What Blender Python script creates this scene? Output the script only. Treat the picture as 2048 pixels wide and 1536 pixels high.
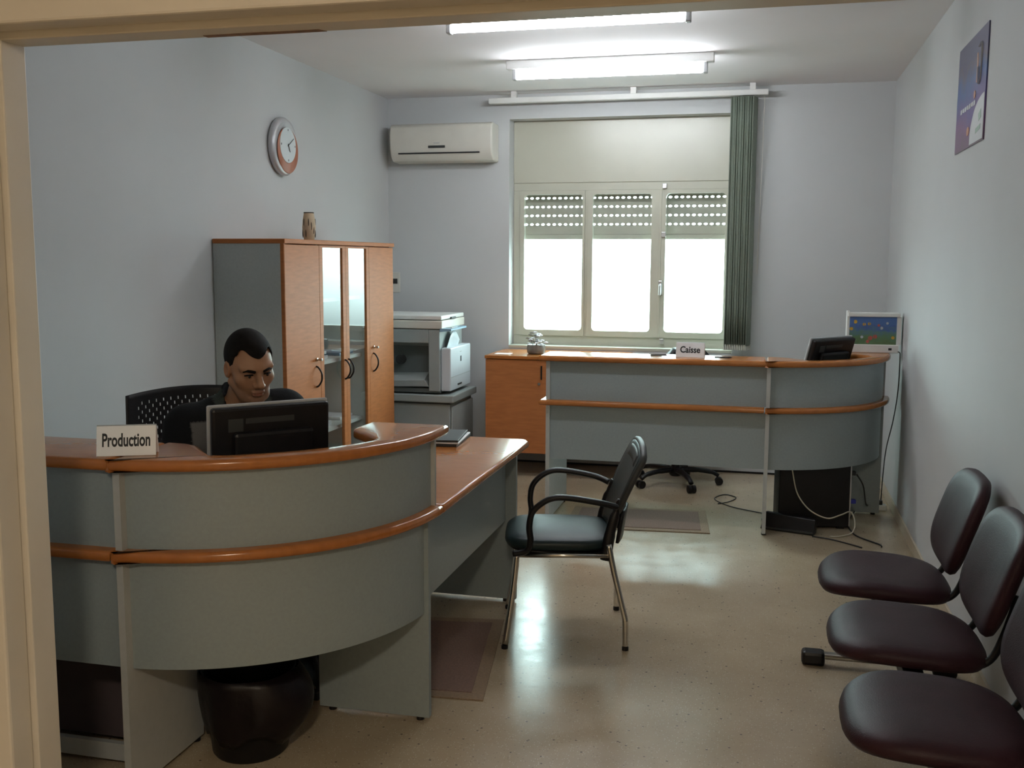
import bpy, bmesh, math, random
import numpy as np
from mathutils import Vector, Matrix
random.seed(7)
for o in list(bpy.data.objects): bpy.data.objects.remove(o)
scn = bpy.context.scene
COL = scn.collection

# ------------------------------------------------------------------ camera
F, YAW, PITCH, ROLL, CAMH = 2046.5, .243448, .121508, .0042956, 1.6
def cam_axes():
    cy, sy, cp, sp = math.cos(YAW), math.sin(YAW), math.cos(PITCH), math.sin(PITCH)
    r = Vector((cy, sy, 0)); f = Vector((-sy*cp, cy*cp, -sp)); u = r.cross(f)
    c, s = math.cos(ROLL), math.sin(ROLL)
    return c*r+s*u, -s*r+c*u, f
_r, _u, _f = cam_axes()
cd = bpy.data.cameras.new('camera'); cd.sensor_width = 36; cd.lens = F/2048*36; cd.clip_start = .02
cam = bpy.data.objects.new('camera', cd); COL.objects.link(cam)
cam.matrix_world = Matrix(((_r.x, _u.x, -_f.x, 0), (_r.y, _u.y, -_f.y, 0), (_r.z, _u.z, -_f.z, CAMH), (0, 0, 0, 1)))
scn.camera = cam

# ------------------------------------------------------------------ light
SKY = 13.5; TUBE = 33.0; HALL = 118.0
w = bpy.data.worlds.new('overcast_sky'); scn.world = w; w.use_nodes = True
bg = w.node_tree.nodes['Background']; bg.inputs[0].default_value = (.74, .98, .98, 1); bg.inputs[1].default_value = SKY
# overcast sky above the horizon, dimmer ground below it
_tc = w.node_tree.nodes.new('ShaderNodeTexCoord'); _sx = w.node_tree.nodes.new('ShaderNodeSeparateXYZ'); _mr = w.node_tree.nodes.new('ShaderNodeMapRange')
w.node_tree.links.new(_tc.outputs['Generated'], _sx.inputs[0]); w.node_tree.links.new(_sx.outputs[2], _mr.inputs[0])
_mr.inputs[1].default_value = -.06; _mr.inputs[2].default_value = .04; _mr.inputs[3].default_value = SKY*.22; _mr.inputs[4].default_value = SKY
w.node_tree.links.new(_mr.outputs[0], bg.inputs[1])
pl = bpy.data.lights.new('window_portal', 'AREA'); pl.shape = 'RECTANGLE'; pl.size = 1.75; pl.size_y = 1.3; pl.cycles.is_portal = True
po = bpy.data.objects.new('window_portal', pl); COL.objects.link(po); po.location = (-1.1, 8.16, 1.55); po.rotation_euler = (math.radians(-90), 0, 0)
vs = scn.view_settings; vs.view_transform = 'Standard'; vs.look = 'None'; vs.gamma = 1; vs.use_curve_mapping = False
vs.exposure = 0.74

# ------------------------------------------------------------------ materials
def srgb(r, g, b):
    f = lambda c: (c/255/12.92 if c/255 <= .04045 else ((c/255+.055)/1.055)**2.4)
    return (f(r), f(g), f(b))
MATS = {}
def mat(name, col, rough=.5, metal=0, var=.06, scale=8, bump=0, bscale=60, stretch=None, spec=.5, coat=0):
    m = bpy.data.materials.new(name); m.use_nodes = True; nt = m.node_tree; N = nt.nodes; L = nt.links
    b = N['Principled BSDF']
    b.inputs['Roughness'].default_value = rough; b.inputs['Metallic'].default_value = metal
    b.inputs['Specular IOR Level'].default_value = spec; b.inputs['Coat Weight'].default_value = coat
    b.inputs['Coat Roughness'].default_value = .12
    tc = N.new('ShaderNodeTexCoord'); mp = N.new('ShaderNodeMapping'); L.new(tc.outputs['Object'], mp.inputs[0])
    mp.inputs['Scale'].default_value = stretch or (1, 1, 1)
    nz = N.new('ShaderNodeTexNoise'); nz.inputs['Scale'].default_value = scale; nz.inputs['Detail'].default_value = 4
    L.new(mp.outputs[0], nz.inputs[0])
    cr = N.new('ShaderNodeValToRGB'); L.new(nz.outputs[0], cr.inputs[0])
    cr.color_ramp.elements[0].position = .3; cr.color_ramp.elements[1].position = .7
    cr.color_ramp.elements[0].color = (*[c*(1-var) for c in col], 1); cr.color_ramp.elements[1].color = (*[min(1, c*(1+var)) for c in col], 1)
    L.new(cr.outputs[0], b.inputs['Base Color'])
    if bump:
        n2 = N.new('ShaderNodeTexNoise'); n2.inputs['Scale'].default_value = bscale; n2.inputs['Detail'].default_value = 3; L.new(tc.outputs['Object'], n2.inputs[0])
        bp = N.new('ShaderNodeBump'); bp.inputs['Strength'].default_value = bump; bp.inputs['Distance'].default_value = .002
        L.new(n2.outputs[0], bp.inputs['Height']); L.new(bp.outputs[0], b.inputs['Normal'])
    MATS[name] = m
    return m
def emis(name, col, strength):
    m = bpy.data.materials.new(name); m.use_nodes = True; N = m.node_tree.nodes; L = m.node_tree.links
    b = N['Principled BSDF']; b.inputs['Base Color'].default_value = (.9, .9, .9, 1)
    b.inputs['Emission Color'].default_value = (*col, 1); b.inputs['Emission Strength'].default_value = strength
    MATS[name] = m; return m
def glass(name, tint=(1, 1, 1), rough=.0, ior=1.5):
    m = bpy.data.materials.new(name); m.use_nodes = True; nt = m.node_tree; N = nt.nodes; L = nt.links
    N.remove(N['Principled BSDF']); out = N['Material Output']
    t = N.new('ShaderNodeBsdfTransparent'); t.inputs[0].default_value = (*tint, 1)
    g = N.new('ShaderNodeBsdfGlossy'); g.inputs['Roughness'].default_value = rough
    fr = N.new('ShaderNodeFresnel'); fr.inputs[0].default_value = ior
    mx = N.new('ShaderNodeMixShader'); 
    ge = N.new('ShaderNodeNewGeometry'); iv = N.new('ShaderNodeMath'); iv.operation = 'SUBTRACT'; iv.inputs[0].default_value = 1; L.new(ge.outputs['Backfacing'], iv.inputs[1])
    mu = N.new('ShaderNodeMath'); mu.operation = 'MULTIPLY'; L.new(fr.outputs[0], mu.inputs[0]); L.new(iv.outputs[0], mu.inputs[1])
    L.new(mu.outputs[0], mx.inputs[0]); L.new(t.outputs[0], mx.inputs[1]); L.new(g.outputs[0], mx.inputs[2])
    L.new(mx.outputs[0], out.inputs[0]); MATS[name] = m; return m
def attr_mat(name, rough=.6, attr='tone', bump=0, bscale=200, spec=.3):
    m = bpy.data.materials.new(name); m.use_nodes = True; nt = m.node_tree; N = nt.nodes; L = nt.links
    b = N['Principled BSDF']; b.inputs['Roughness'].default_value = rough; b.inputs['Specular IOR Level'].default_value = spec
    a = N.new('ShaderNodeVertexColor'); a.layer_name = attr; L.new(a.outputs[0], b.inputs['Base Color'])
    if bump:
        tc = N.new('ShaderNodeTexCoord'); n2 = N.new('ShaderNodeTexNoise'); n2.inputs['Scale'].default_value = bscale; L.new(tc.outputs['Object'], n2.inputs[0])
        bp = N.new('ShaderNodeBump'); bp.inputs['Strength'].default_value = bump; bp.inputs['Distance'].default_value = .002
        L.new(n2.outputs[0], bp.inputs['Height']); L.new(bp.outputs[0], b.inputs['Normal'])
    MATS[name] = m; return m

mat('wall_paint', (.53, .545, .55), .75, var=.02, scale=2, bump=.15, bscale=25)
mat('ceiling_paint', (.80, .785, .80), .85, var=.02, scale=2)
mat('hall_paint', (.68, .61, .50), .7, var=.06, scale=5, bump=.2, bscale=30)
mat('frame_paint', (.62, .575, .50), .45, var=.05, scale=4, bump=.1, bscale=30)
mat('window_paint', (.49, .49, .41), .28, var=.03, scale=3, bump=.25, bscale=7)
mat('beech', (.42, .155, .052), .5, spec=.18, var=.10, scale=5, stretch=(2, 2, 14), bump=.03, bscale=40)
mat('beech_top', (.40, .14, .034), .18, var=.08, scale=5, stretch=(3, 10, 3), bump=.04, bscale=12)
mat('grey_laminate', (.27, .315, .325), .38, var=.04, scale=90)
mat('grey_dark_laminate', (.44, .485, .49), .42, var=.04, scale=90)
mat('grey_edge', (.42, .43, .42), .45, var=.03, scale=40)
mat('black_plastic', (.006, .005, .006), .42, spec=.35, var=.2, scale=30, bump=.15, bscale=300)
mat('black_gloss', (.008, .008, .010), .16, var=.1, scale=10)
mat('black_vinyl', (.030, .011, .015), .50, spec=.2, var=.15, scale=12, bump=.35, bscale=260)
mat('green_vinyl', (.010, .022, .024), .42, spec=.32, var=.15, scale=12, bump=.3, bscale=260)
mat('chrome', (.62, .60, .56), .18, 1, var=.05)
mat('steel', (.55, .55, .55), .35, 1, var=.06)
mat('silver_plastic', (.42, .43, .44), .4, var=.04)
mat('white_plastic', (.72, .72, .70), .4, var=.03)
mat('cream_plastic', (.62, .60, .54), .42, var=.03)
mat('copier_grey', (.30, .33, .325), .45, var=.04)
mat('cabinet_inner', (.60, .62, .60), .6, var=.03)
mat('pedestal_dark', (.10, .075, .08), .5, var=.08)
mat('paint_chip', (.20, .11, .06), .7, var=.3, scale=40)
mat('copier_dark', (.12, .14, .14), .45, var=.06)
mat('copier_white', (.60, .64, .68), .4, var=.02)
mat('copier_blue', (.22, .36, .48), .4, var=.04)
mat('dark_grey', (.03, .032, .032), .5, var=.1)
mat('paper', (.78, .79, .80), .7, var=.03, scale=30)
mat('sign_white', (.86, .86, .86), .35, var=.02)
mat('ink', (.01, .01, .012), .6, var=.1)
mat('terracotta_ring', (.42, .15, .08), .4, var=.08)
mat('clock_silver', (.50, .50, .52), .35, .3, var=.04)
mat('clock_dial', (.62, .68, .70), .4, var=.02)
mat('mat_fibre', (.19, .115, .085), .9, var=.18, scale=120, bump=.8, bscale=350)
mat('mat_border', (.25, .175, .11), .9, var=.15, scale=120, bump=.8, bscale=350)
mat('blind_fabric', (.25, .29, .24), .85, var=.08, scale=60, bump=.4, bscale=300)
mat('blind_weight', (.55, .55, .48), .5, var=.05)
mat('shutter_plastic', (.42, .39, .34), .5, var=.05)
mat('bin_bag', (.006, .003, .004), .4, spec=.3, var=.2, scale=10, bump=.9, bscale=30)
mat('vase_clay', (.46, .36, .24), .6, var=.15, scale=14, bump=.3)
mat('vase_mark', (.04, .025, .015), .7, var=.2)
mat('pot_glass', (.16, .155, .14), .25, var=.15)
mat('flower_white', (.72, .74, .80), .6, var=.1, scale=40)
mat('leaf_dry', (.28, .27, .24), .7, var=.2, scale=30)
mat('cable_black', (.012, .012, .013), .5, var=.1)
mat('cable_white', (.50, .46, .36), .5, var=.05)
mat('vga_blue', (.02, .03, .30), .5, var=.1)
mat('hair', (.008, .006, .005), .75, spec=.15, var=.3, scale=60, bump=.9, bscale=500)
mat('eye_white', (.22, .19, .16), .25, var=.03)
mat('eye_iris', (.015, .008, .005), .15, var=.1)
mat('poster_white', (.62, .64, .66), .4, var=.03)
mat('poster_orange', (.60, .30, .16), .4, var=.03)
mat('poster_green', (.32, .45, .38), .4, var=.03)
mat('skirting', (.50, .43, .32), .3, var=.08, scale=50)
attr_mat('skin', .5, bump=.08, bscale=150, spec=.35)
attr_mat('sweater', .9, bump=.7, bscale=260, spec=.15)
mat('trousers', (.015, .017, .025), .85, var=.2, scale=60, bump=.3, bscale=300)
emis('tube_light', (.91, .955, 1.0), TUBE)
emis('hall_light', (1.0, .86, .66), HALL)
glass('window_glass', (.96, .98, .97))
glass('cabinet_glass', (.90, .92, .92), ior=1.6)
glass('clock_glass', (.9, .95, .95))

def terrazzo():
    m = bpy.data.materials.new('terrazzo'); m.use_nodes = True; nt = m.node_tree; N = nt.nodes; L = nt.links; b = N['Principled BSDF']
    tc = N.new('ShaderNodeTexCoord')
    base = N.new('ShaderNodeTexNoise'); base.inputs['Scale'].default_value = 3; base.inputs['Detail'].default_value = 5; L.new(tc.outputs['Object'], base.inputs[0])
    r0 = N.new('ShaderNodeValToRGB'); L.new(base.outputs[0], r0.inputs[0])
    r0.color_ramp.elements[0].position = .3; r0.color_ramp.elements[0].color = (.38, .30, .20, 1)
    r0.color_ramp.elements[1].position = .7; r0.color_ramp.elements[1].color = (.455, .37, .255, 1)
    prev = r0.outputs[0]
    for sc, th, col in ((70, .15, (.30, .24, .17)), (28, .085, (.14, .11, .09)), (120, .16, (.66, .58, .46))):
        v = N.new('ShaderNodeTexVoronoi'); v.inputs['Scale'].default_value = sc; L.new(tc.outputs['Object'], v.inputs[0])
        lt = N.new('ShaderNodeMapRange'); lt.inputs[1].default_value = th; lt.inputs[2].default_value = th+.06; lt.inputs[3].default_value = 1; lt.inputs[4].default_value = 0
        L.new(v.outputs['Distance'], lt.inputs[0])
        # keep only some of the chips
        sp = N.new('ShaderNodeSeparateColor'); L.new(v.outputs['Color'], sp.inputs[0])
        gt = N.new('ShaderNodeMath'); gt.operation = 'GREATER_THAN'; gt.inputs[1].default_value = .45; L.new(sp.outputs[0], gt.inputs[0])
        mu = N.new('ShaderNodeMath'); mu.operation = 'MULTIPLY'; L.new(lt.outputs[0], mu.inputs[0]); L.new(gt.outputs[0], mu.inputs[1])
        mx = N.new('ShaderNodeMix'); mx.data_type = 'RGBA'; L.new(mu.outputs[0], mx.inputs[0]); L.new(prev, mx.inputs[6]); mx.inputs[7].default_value = (*col, 1)
        prev = mx.outputs[2]
    L.new(prev, b.inputs['Base Color'])
    rn = N.new('ShaderNodeTexNoise'); rn.inputs['Scale'].default_value = 9; rn.inputs['Detail'].default_value = 6; L.new(tc.outputs['Object'], rn.inputs[0])
    rr = N.new('ShaderNodeMapRange'); rr.inputs[3].default_value = .12; rr.inputs[4].default_value = .32; L.new(rn.outputs[0], rr.inputs[0]); L.new(rr.outputs[0], b.inputs['Roughness'])
    b.inputs['Specular IOR Level'].default_value = .75
    n2 = N.new('ShaderNodeTexNoise'); n2.inputs['Scale'].default_value = 35; n2.inputs['Detail'].default_value = 6; L.new(tc.outputs['Object'], n2.inputs[0])
    bp = N.new('ShaderNodeBump'); bp.inputs['Strength'].default_value = .12; bp.inputs['Distance'].default_value = .002; L.new(n2.outputs[0], bp.inputs['Height']); L.new(bp.outputs[0], b.inputs['Normal'])
    MATS['terrazzo'] = m
terrazzo()

# ------------------------------------------------------------------ mesh helpers
class MB:
    def __init__(s): s.v = []; s.f = []
    def add(s, vs, fs):
        o = len(s.v); s.v += [tuple(p) for p in vs]; s.f += [tuple(i+o for i in f) for f in fs]; return s
    def box(s, x0, x1, y0, y1, z0, z1, r=0):
        if x0 > x1: x0, x1 = x1, x0
        if y0 > y1: y0, y1 = y1, y0
        if z0 > z1: z0, z1 = z1, z0
        if r <= 0:
            vs = [(x, y, z) for z in (z0, z1) for y in (y0, y1) for x in (x0, x1)]
            return s.add(vs, [(0, 2, 3, 1), (4, 5, 7, 6), (0, 1, 5, 4), (2, 6, 7, 3), (0, 4, 6, 2), (1, 3, 7, 5)])
        bm = bmesh.new(); bmesh.ops.create_cube(bm, size=1)
        for v in bm.verts: v.co = Vector(((x0+x1)/2+v.co.x*(x1-x0), (y0+y1)/2+v.co.y*(y1-y0), (z0+z1)/2+v.co.z*(z1-z0)))
        bmesh.ops.bevel(bm, geom=list(bm.edges), offset=min(r, .49*min(x1-x0, y1-y0, z1-z0)), segments=2, profile=.5, affect='EDGES')
        bm.verts.ensure_lookup_table(); bm.verts.index_update()
        s.add([v.co[:] for v in bm.verts], [[v.index for v in f.verts] for f in bm.faces]); bm.free(); return s
    def tube(s, pts, r, seg=10, cap=True, flat=1.0):
        P = [Vector(p) for p in pts]; n = len(P)
        T = []
        for i in range(n):
            t = (P[min(i+1, n-1)]-P[max(i-1, 0)]); T.append(t.normalized() if t.length > 1e-9 else Vector((0, 0, 1)))
        a = Vector((0, 0, 1)) if abs(T[0].z) < .9 else Vector((1, 0, 0))
        u = T[0].cross(a).normalized(); vs = []
        for i in range(n):
            u = (u - T[i]*u.dot(T[i])).normalized(); w_ = T[i].cross(u)
            ri = r[i] if hasattr(r, '__len__') else r
            for k in range(seg):
                an = 2*math.pi*k/seg; vs.append(P[i]+u*math.cos(an)*ri+w_*math.sin(an)*ri*flat)
        fs = [(i*seg+k, i*seg+(k+1) % seg, (i+1)*seg+(k+1) % seg, (i+1)*seg+k) for i in range(n-1) for k in range(seg)]
        if cap: fs += [tuple(range(seg))[::-1], tuple(range((n-1)*seg, n*seg))]
        return s.add(vs, fs)
    def lathe(s, prof, c, seg=24, axis='z', sx=1, sy=1):
        vs = []
        for (r, h) in prof:
            for k in range(seg):
                a = 2*math.pi*k/seg; x, y = r*math.cos(a)*sx, r*math.sin(a)*sy
                p = {'z': (x, y, h), 'x': (h, x, y), 'y': (y, h, x)}[axis]
                vs.append((c[0]+p[0], c[1]+p[1], c[2]+p[2]))
        n = len(prof)
        fs = [(i*seg+k, i*seg+(k+1) % seg, (i+1)*seg+(k+1) % seg, (i+1)*seg+k) for i in range(n-1) for k in range(seg)]
        fs += [tuple(range(seg))[::-1], tuple(range((n-1)*seg, n*seg))]
        return s.add(vs, fs)
    def slab(s, out, z0, z1, r=0, seg=3):
        """polygon outline (counter-clockwise) extruded in z with a rounded rim"""
        n = len(out); P = [Vector((p[0], p[1])) for p in out]; nr = []
        for i in range(n):
            a, b, c = P[i-1], P[i], P[(i+1) % n]
            e1 = (b-a).normalized(); e2 = (c-b).normalized(); n1 = Vector((e1.y, -e1.x)); n2 = Vector((e2.y, -e2.x))
            m = n1+n2; m = m/max(.35, m.dot(m)/2) if m.length > 1e-6 else n1
            nr.append(m)
        rings = []
        if r > 0:
            for k in range(seg+1): a = math.pi/2*k/seg; rings.append((r*(1-math.sin(a)), z0+r*(1-math.cos(a))))
            for k in range(seg+1): a = math.pi/2*k/seg; rings.append((r*(1-math.cos(a)), z1-r*(1-math.sin(a))))
        else: rings = [(0, z0), (0, z1)]
        vs = [(p.x-m.x*i, p.y-m.y*i, z) for (i, z) in rings for p, m in zip(P, nr)]
        fs = [(k*n+i, k*n+(i+1) % n, (k+1)*n+(i+1) % n, (k+1)*n+i) for k in range(len(rings)-1) for i in range(n)]
        fs += [tuple(range(n))[::-1], tuple(range((len(rings)-1)*n, len(rings)*n))]
        return s.add(vs, fs)
    def ell(s, c, r, seg=16, rings=10, rot=None):
        vs = []
        for i in range(rings+1):
            t = math.pi*i/rings
            for k in range(seg):
                a = 2*math.pi*k/seg; p = Vector((r[0]*math.sin(t)*math.cos(a), r[1]*math.sin(t)*math.sin(a), r[2]*math.cos(t)))
                if rot: p = rot @ p
                vs.append(Vector(c)+p)
        return s.add(vs, [(i*seg+k, (i+1)*seg+k, (i+1)*seg+(k+1) % seg, i*seg+(k+1) % seg) for i in range(rings) for k in range(seg)])
    def grid(s, fn, nu, nv):
        vs = [fn(i/nu, j/nv) for j in range(nv+1) for i in range(nu+1)]
        return s.add(vs, [(j*(nu+1)+i, j*(nu+1)+i+1, (j+1)*(nu+1)+i+1, (j+1)*(nu+1)+i) for j in range(nv) for i in range(nu)])
    def xf(s, M):
        s.v = [tuple(M @ Vector(p)) for p in s.v]; return s

def cr(pts, n=6):
    """Catmull-Rom smoothing"""
    P = [Vector(p) for p in pts]; out = []
    for i in range(len(P)-1):
        p0, p1, p2, p3 = P[max(i-1, 0)], P[i], P[i+1], P[min(i+2, len(P)-1)]
        for k in range(n):
            t = k/n; out.append(.5*((2*p1)+(p2-p0)*t+(2*p0-5*p1+4*p2-p3)*t*t+(3*p1-p0-3*p2+p3)*t**3))
    return out+[P[-1]]

BASE = {}
def obj(name, mb, m, parent=None, smooth=None, local=False, solid=0, subsurf=0, label=None, bevel=0):
    off = Vector((0, 0, 0)) if (local or parent is None) else BASE[parent]
    me = bpy.data.meshes.new(name)
    me.from_pydata([tuple(Vector(p)-off) for p in mb.v], [], mb.f)
    bm = bmesh.new(); bm.from_mesh(me); bmesh.ops.remove_doubles(bm, verts=bm.verts, dist=1e-6); bmesh.ops.recalc_face_normals(bm, faces=bm.faces); bm.to_mesh(me); bm.free()
    me.materials.append(MATS[m]); o = bpy.data.objects.new(name, me); COL.objects.link(o)
    if smooth is not None:
        for p in me.polygons: p.use_smooth = True
        if smooth < 180:
            bm = bmesh.new(); bm.from_mesh(me)
            for e in bm.edges: e.smooth = not (len(e.link_faces) == 2 and e.calc_face_angle(0) > math.radians(smooth))
            bm.to_mesh(me); bm.free()
    if solid:
        md = o.modifiers.new('s', 'SOLIDIFY'); md.thickness = solid; md.offset = 0
    if bevel:
        md = o.modifiers.new('b', 'BEVEL'); md.width = bevel; md.segments = 2; md.limit_method = 'ANGLE'
    if subsurf:
        md = o.modifiers.new('u', 'SUBSURF'); md.levels = subsurf; md.render_levels = subsurf
    if parent is not None: o.parent = parent; BASE[o] = BASE[parent]
    else: BASE[o] = Vector((0, 0, 0))
    if label: o['label'] = label
    return o
def thing(name, label, cat, loc=(0, 0, 0), rotz=0, group=None):
    o = bpy.data.objects.new(name, None); COL.objects.link(o); o.location = loc; o.rotation_euler = (0, 0, rotz); o.empty_display_size = .1
    o['label'] = label; o['category'] = cat
    if group: o['group'] = group
    BASE[o] = Vector(loc) if rotz == 0 else Vector((0, 0, 0))
    return o
def tag(o, label, cat, group=None):
    o['label'] = label; o['category'] = cat
    if group: o['group'] = group
    return o
def struct(name, mb, m, parent=None, **k):
    o = obj(name, mb, m, parent, **k)
    if parent is None: o['kind'] = 'structure'
    return o
def B(*a, **k): return MB().box(*a, **k)
def copy_tree(o, loc, label=None):
    r = o.copy(); COL.objects.link(r); r.location = loc
    if label: r['label'] = label
    def rec(src, dst):
        for ch in src.children:
            c = ch.copy(); COL.objects.link(c); c.parent = dst; rec(ch, c)
    rec(o, r); return r
R = math.radians

# ------------------------------------------------------------------ the room
XL, XR, YB, ZC = -2.96, .83, 7.8, 2.85
YF0, YF1 = 1.88, 2.0            # the wall with the doorway
DX0, DX1, DZ = -1.61, .56, 2.06
struct('floor', B(-3.2, 2.4, -2.7, 8.1, -.1, 0), 'terrazzo')
struct('ceiling', B(-3.1, 2.4, -2.7, 8.1, ZC, ZC+.1), 'ceiling_paint')
struct('wall_left', B(XL-.12, XL, YF0, 8.1, 0, ZC), 'wall_paint')
struct('wall_right', B(XR, XR+.12, YF0, 8.1, 0, ZC), 'wall_paint')
WX0, WX1, WZ0, WZ1 = -1.965, -.245, .925, 2.665      # window opening in the back wall
wb = B(XL, WX0, YB, YB+.28, 0, ZC).box(WX1, XR, YB, YB+.28, 0, ZC).box(WX0, WX1, YB, YB+.28, 0, WZ0).box(WX0, WX1, YB, YB+.28, WZ1, ZC)
struct('wall_back', wb, 'wall_paint')
wf = B(XL, DX0-.02, YF0+.03, YF1, 0, ZC).box(DX1+.02, XR, YF0+.03, YF1, 0, ZC).box(DX0-.02, DX1+.02, YF0+.03, YF1, DZ+.02, ZC)
struct('wall_front', wf, 'wall_paint')
hf = B(-2.3, DX0-.02, YF0, YF0+.03, 0, ZC).box(DX1+.02, 2.3, YF0, YF0+.03, 0, ZC).box(DX0-.02, DX1+.02, YF0, YF0+.03, DZ+.02, ZC)
struct('wall_hall_front', hf, 'hall_paint')
struct('wall_hall_back', B(-2.3, 2.3, -2.7, -2.55, 0, ZC), 'hall_paint')
struct('wall_hall_left', B(-2.4, -2.3, -2.7, YF0, 0, ZC), 'hall_paint')
struct('wall_hall_right', B(2.3, 2.4, -2.7, YF0, 0, ZC), 'hall_paint')
# door lining: inner jamb, a stop and the casing on the hall side
door = bpy.data.objects.new('door_1', None); COL.objects.link(door); door['kind'] = 'structure'; BASE[door] = Vector((0, 0, 0))
struct('jamb', B(DX0-.04, DX0, 1.93, 2.005, 0, DZ+.04, r=.003), 'frame_paint', door)
struct('jamb', B(DX1, DX1+.04, 1.93, 2.005, 0, DZ+.04, r=.003), 'frame_paint', door)
struct('head', B(DX0-.04, DX1+.04, 1.93, 2.005, DZ, DZ+.04, r=.003), 'frame_paint', door)
struct('casing', B(DX0-.12, DX0-.014, 1.86, 1.93, 0, DZ+.12, r=.006), 'frame_paint', door)
struct('casing', B(DX1+.014, DX1+.12, 1.86, 1.93, 0, DZ+.12, r=.006), 'frame_paint', door)
struct('casing', B(DX0-.12, DX1+.12, 1.86, 1.93, DZ+.016, DZ+.12, r=.006), 'frame_paint', door)
struct('paint_chip', MB().slab([(-1.16, 1.984), (-1.04, 1.982), (-.96, 1.986), (-.90, 1.984), (-.89, 2.004), (-.98, 2.0045), (-1.08, 2.003), (-1.16, 2.004)], DZ-.0008, DZ+.001), 'paint_chip', door)
# right wall skirting, and the dark line along the foot of the back wall
struct('baseboard_right', B(XR-.012, XR, YF1, YB, 0, .07, r=.002), 'skirting')
struct('shadow_gap_back', B(XL, XR-.012, YB-.006, YB, 0, .014), 'black_plastic')  # no skirting here: thin black strip drawn in for the shadowed gap
# hall ceiling lamp (lights the doorway from behind the photographer)
t = thing('hall_lamp', 'round warm ceiling lamp in the hall outside the doorway', 'lamp', (.1, -.9, ZC))
obj('lamp_base', MB().lathe([(.17, -.03), (.18, 0)], (.1, -.9, ZC), 24), 'white_plastic', t, smooth=40)
obj('lamp_shade', MB().lathe([(.02, -.12), (.10, -.10), (.15, -.06), (.16, -.03)], (.1, -.9, ZC), 24), 'hall_light', t, smooth=60)

# ------------------------------------------------------------------ window
win = bpy.data.objects.new('window_1', None); COL.objects.link(win); win['kind'] = 'structure'; BASE[win] = Vector((0, 0, 0))
WY = 7.95
def wpart(n, mb, m='window_paint', **k): return struct(n, mb, m, win, **k)
wpart('shutter_box', B(WX0, WX1, WY-.01, WY+.18, 2.19, WZ1, r=.004))
wpart('frame_rail', B(WX0, WX1, WY-.004, WY+.06, 2.13, 2.19, r=.004))
wpart('frame_rail', B(WX0, WX1, WY-.004, WY+.06, WZ0, 1.0, r=.004))
wpart('frame_stile', B(WX0, -1.91, WY-.004, WY+.06, 1.0, 2.13, r=.004))
wpart('frame_stile', B(-.285, WX1, WY-.004, WY+.06, 1.0, 2.13, r=.004))
wpart('frame_stile', B(-1.395, -1.372, WY-.004, WY+.06, 1.0, 2.13, r=.003))
def ring(x0, x1, z0, z1, ix0, ix1, iz0, iz1, y0, y1, rr=.03):
    """a sash: outer rectangle with a rounded glazing opening"""
    m = MB(); n = 6; ins = []; outp = []
    cs = [(ix1-rr, iz1-rr, 0), (ix0+rr, iz1-rr, 90), (ix0+rr, iz0+rr, 180), (ix1-rr, iz0+rr, 270)]
    oc = [(x1, z1), (x0, z1), (x0, z0), (x1, z0)]
    for (cx, cz, a0), o_ in zip(cs, oc):
        for k in range(n+1):
            a = R(a0+90*k/n); ins.append((cx+rr*math.cos(a), cz+rr*math.sin(a))); outp.append(o_)
    N_ = len(ins)
    V = [(p[0], y0, p[1]) for p in outp]+[(p[0], y0, p[1]) for p in ins]+[(p[0], y1, p[1]) for p in ins]+[(p[0], y1, p[1]) for p in outp]
    Fc = []
    for i in range(N_):
        j = (i+1) % N_
        Fc.append((N_+i, N_+j, 2*N_+j, 2*N_+i))
        if outp[i] != outp[j]:
            Fc += [(i, j, N_+j, N_+i), (2*N_+i, 2*N_+j, 3*N_+j, 3*N_+i), (3*N_+i, 3*N_+j, j, i)]
        else:
            Fc += [(i, N_+j, N_+i), (2*N_+i, 2*N_+j, 3*N_+i)]
    return m.add(V, Fc)
SASH = [(-1.91, -1.395, -1.876, -1.413), (-1.372, -.818, -1.331, -.879), (-.80, -.285, -.769, -.325)]
for i, (x0, x1, a, b) in enumerate(SASH):
    s_ = wpart('sash', ring(x0, x1, 1.0, 2.13, a, b, 1.045, 2.10, WY-.018, WY+.03))
    obj('pane', B(a-.008, b+.008, WY+.004, WY+.009, 1.037, 2.108), 'window_glass', s_)
wpart('frame_stile', B(-.818, -.80, WY-.022, WY+.06, 1.0, 2.13, r=.003))
hd = wpart('handle', B(-.815, -.787, WY-.030, WY-.02, 1.33, 1.44, r=.004), 'steel')
obj('lever', MB().tube(cr([(-.80, WY-.03, 1.41), (-.80, WY-.055, 1.41), (-.80, WY-.06, 1.39), (-.803, WY-.055, 1.33)]), .008), 'steel', hd, smooth=180)
for z in (2.155, 1.79, .975): wpart('latch', B(-.80, -.765, WY-.035, WY-.018, z-.02, z+.02, r=.004), 'steel')
wpart('sill', B(WX0, WX1, YB-.004, WY, WZ0-.02, WZ0+.004, r=.003))
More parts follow.
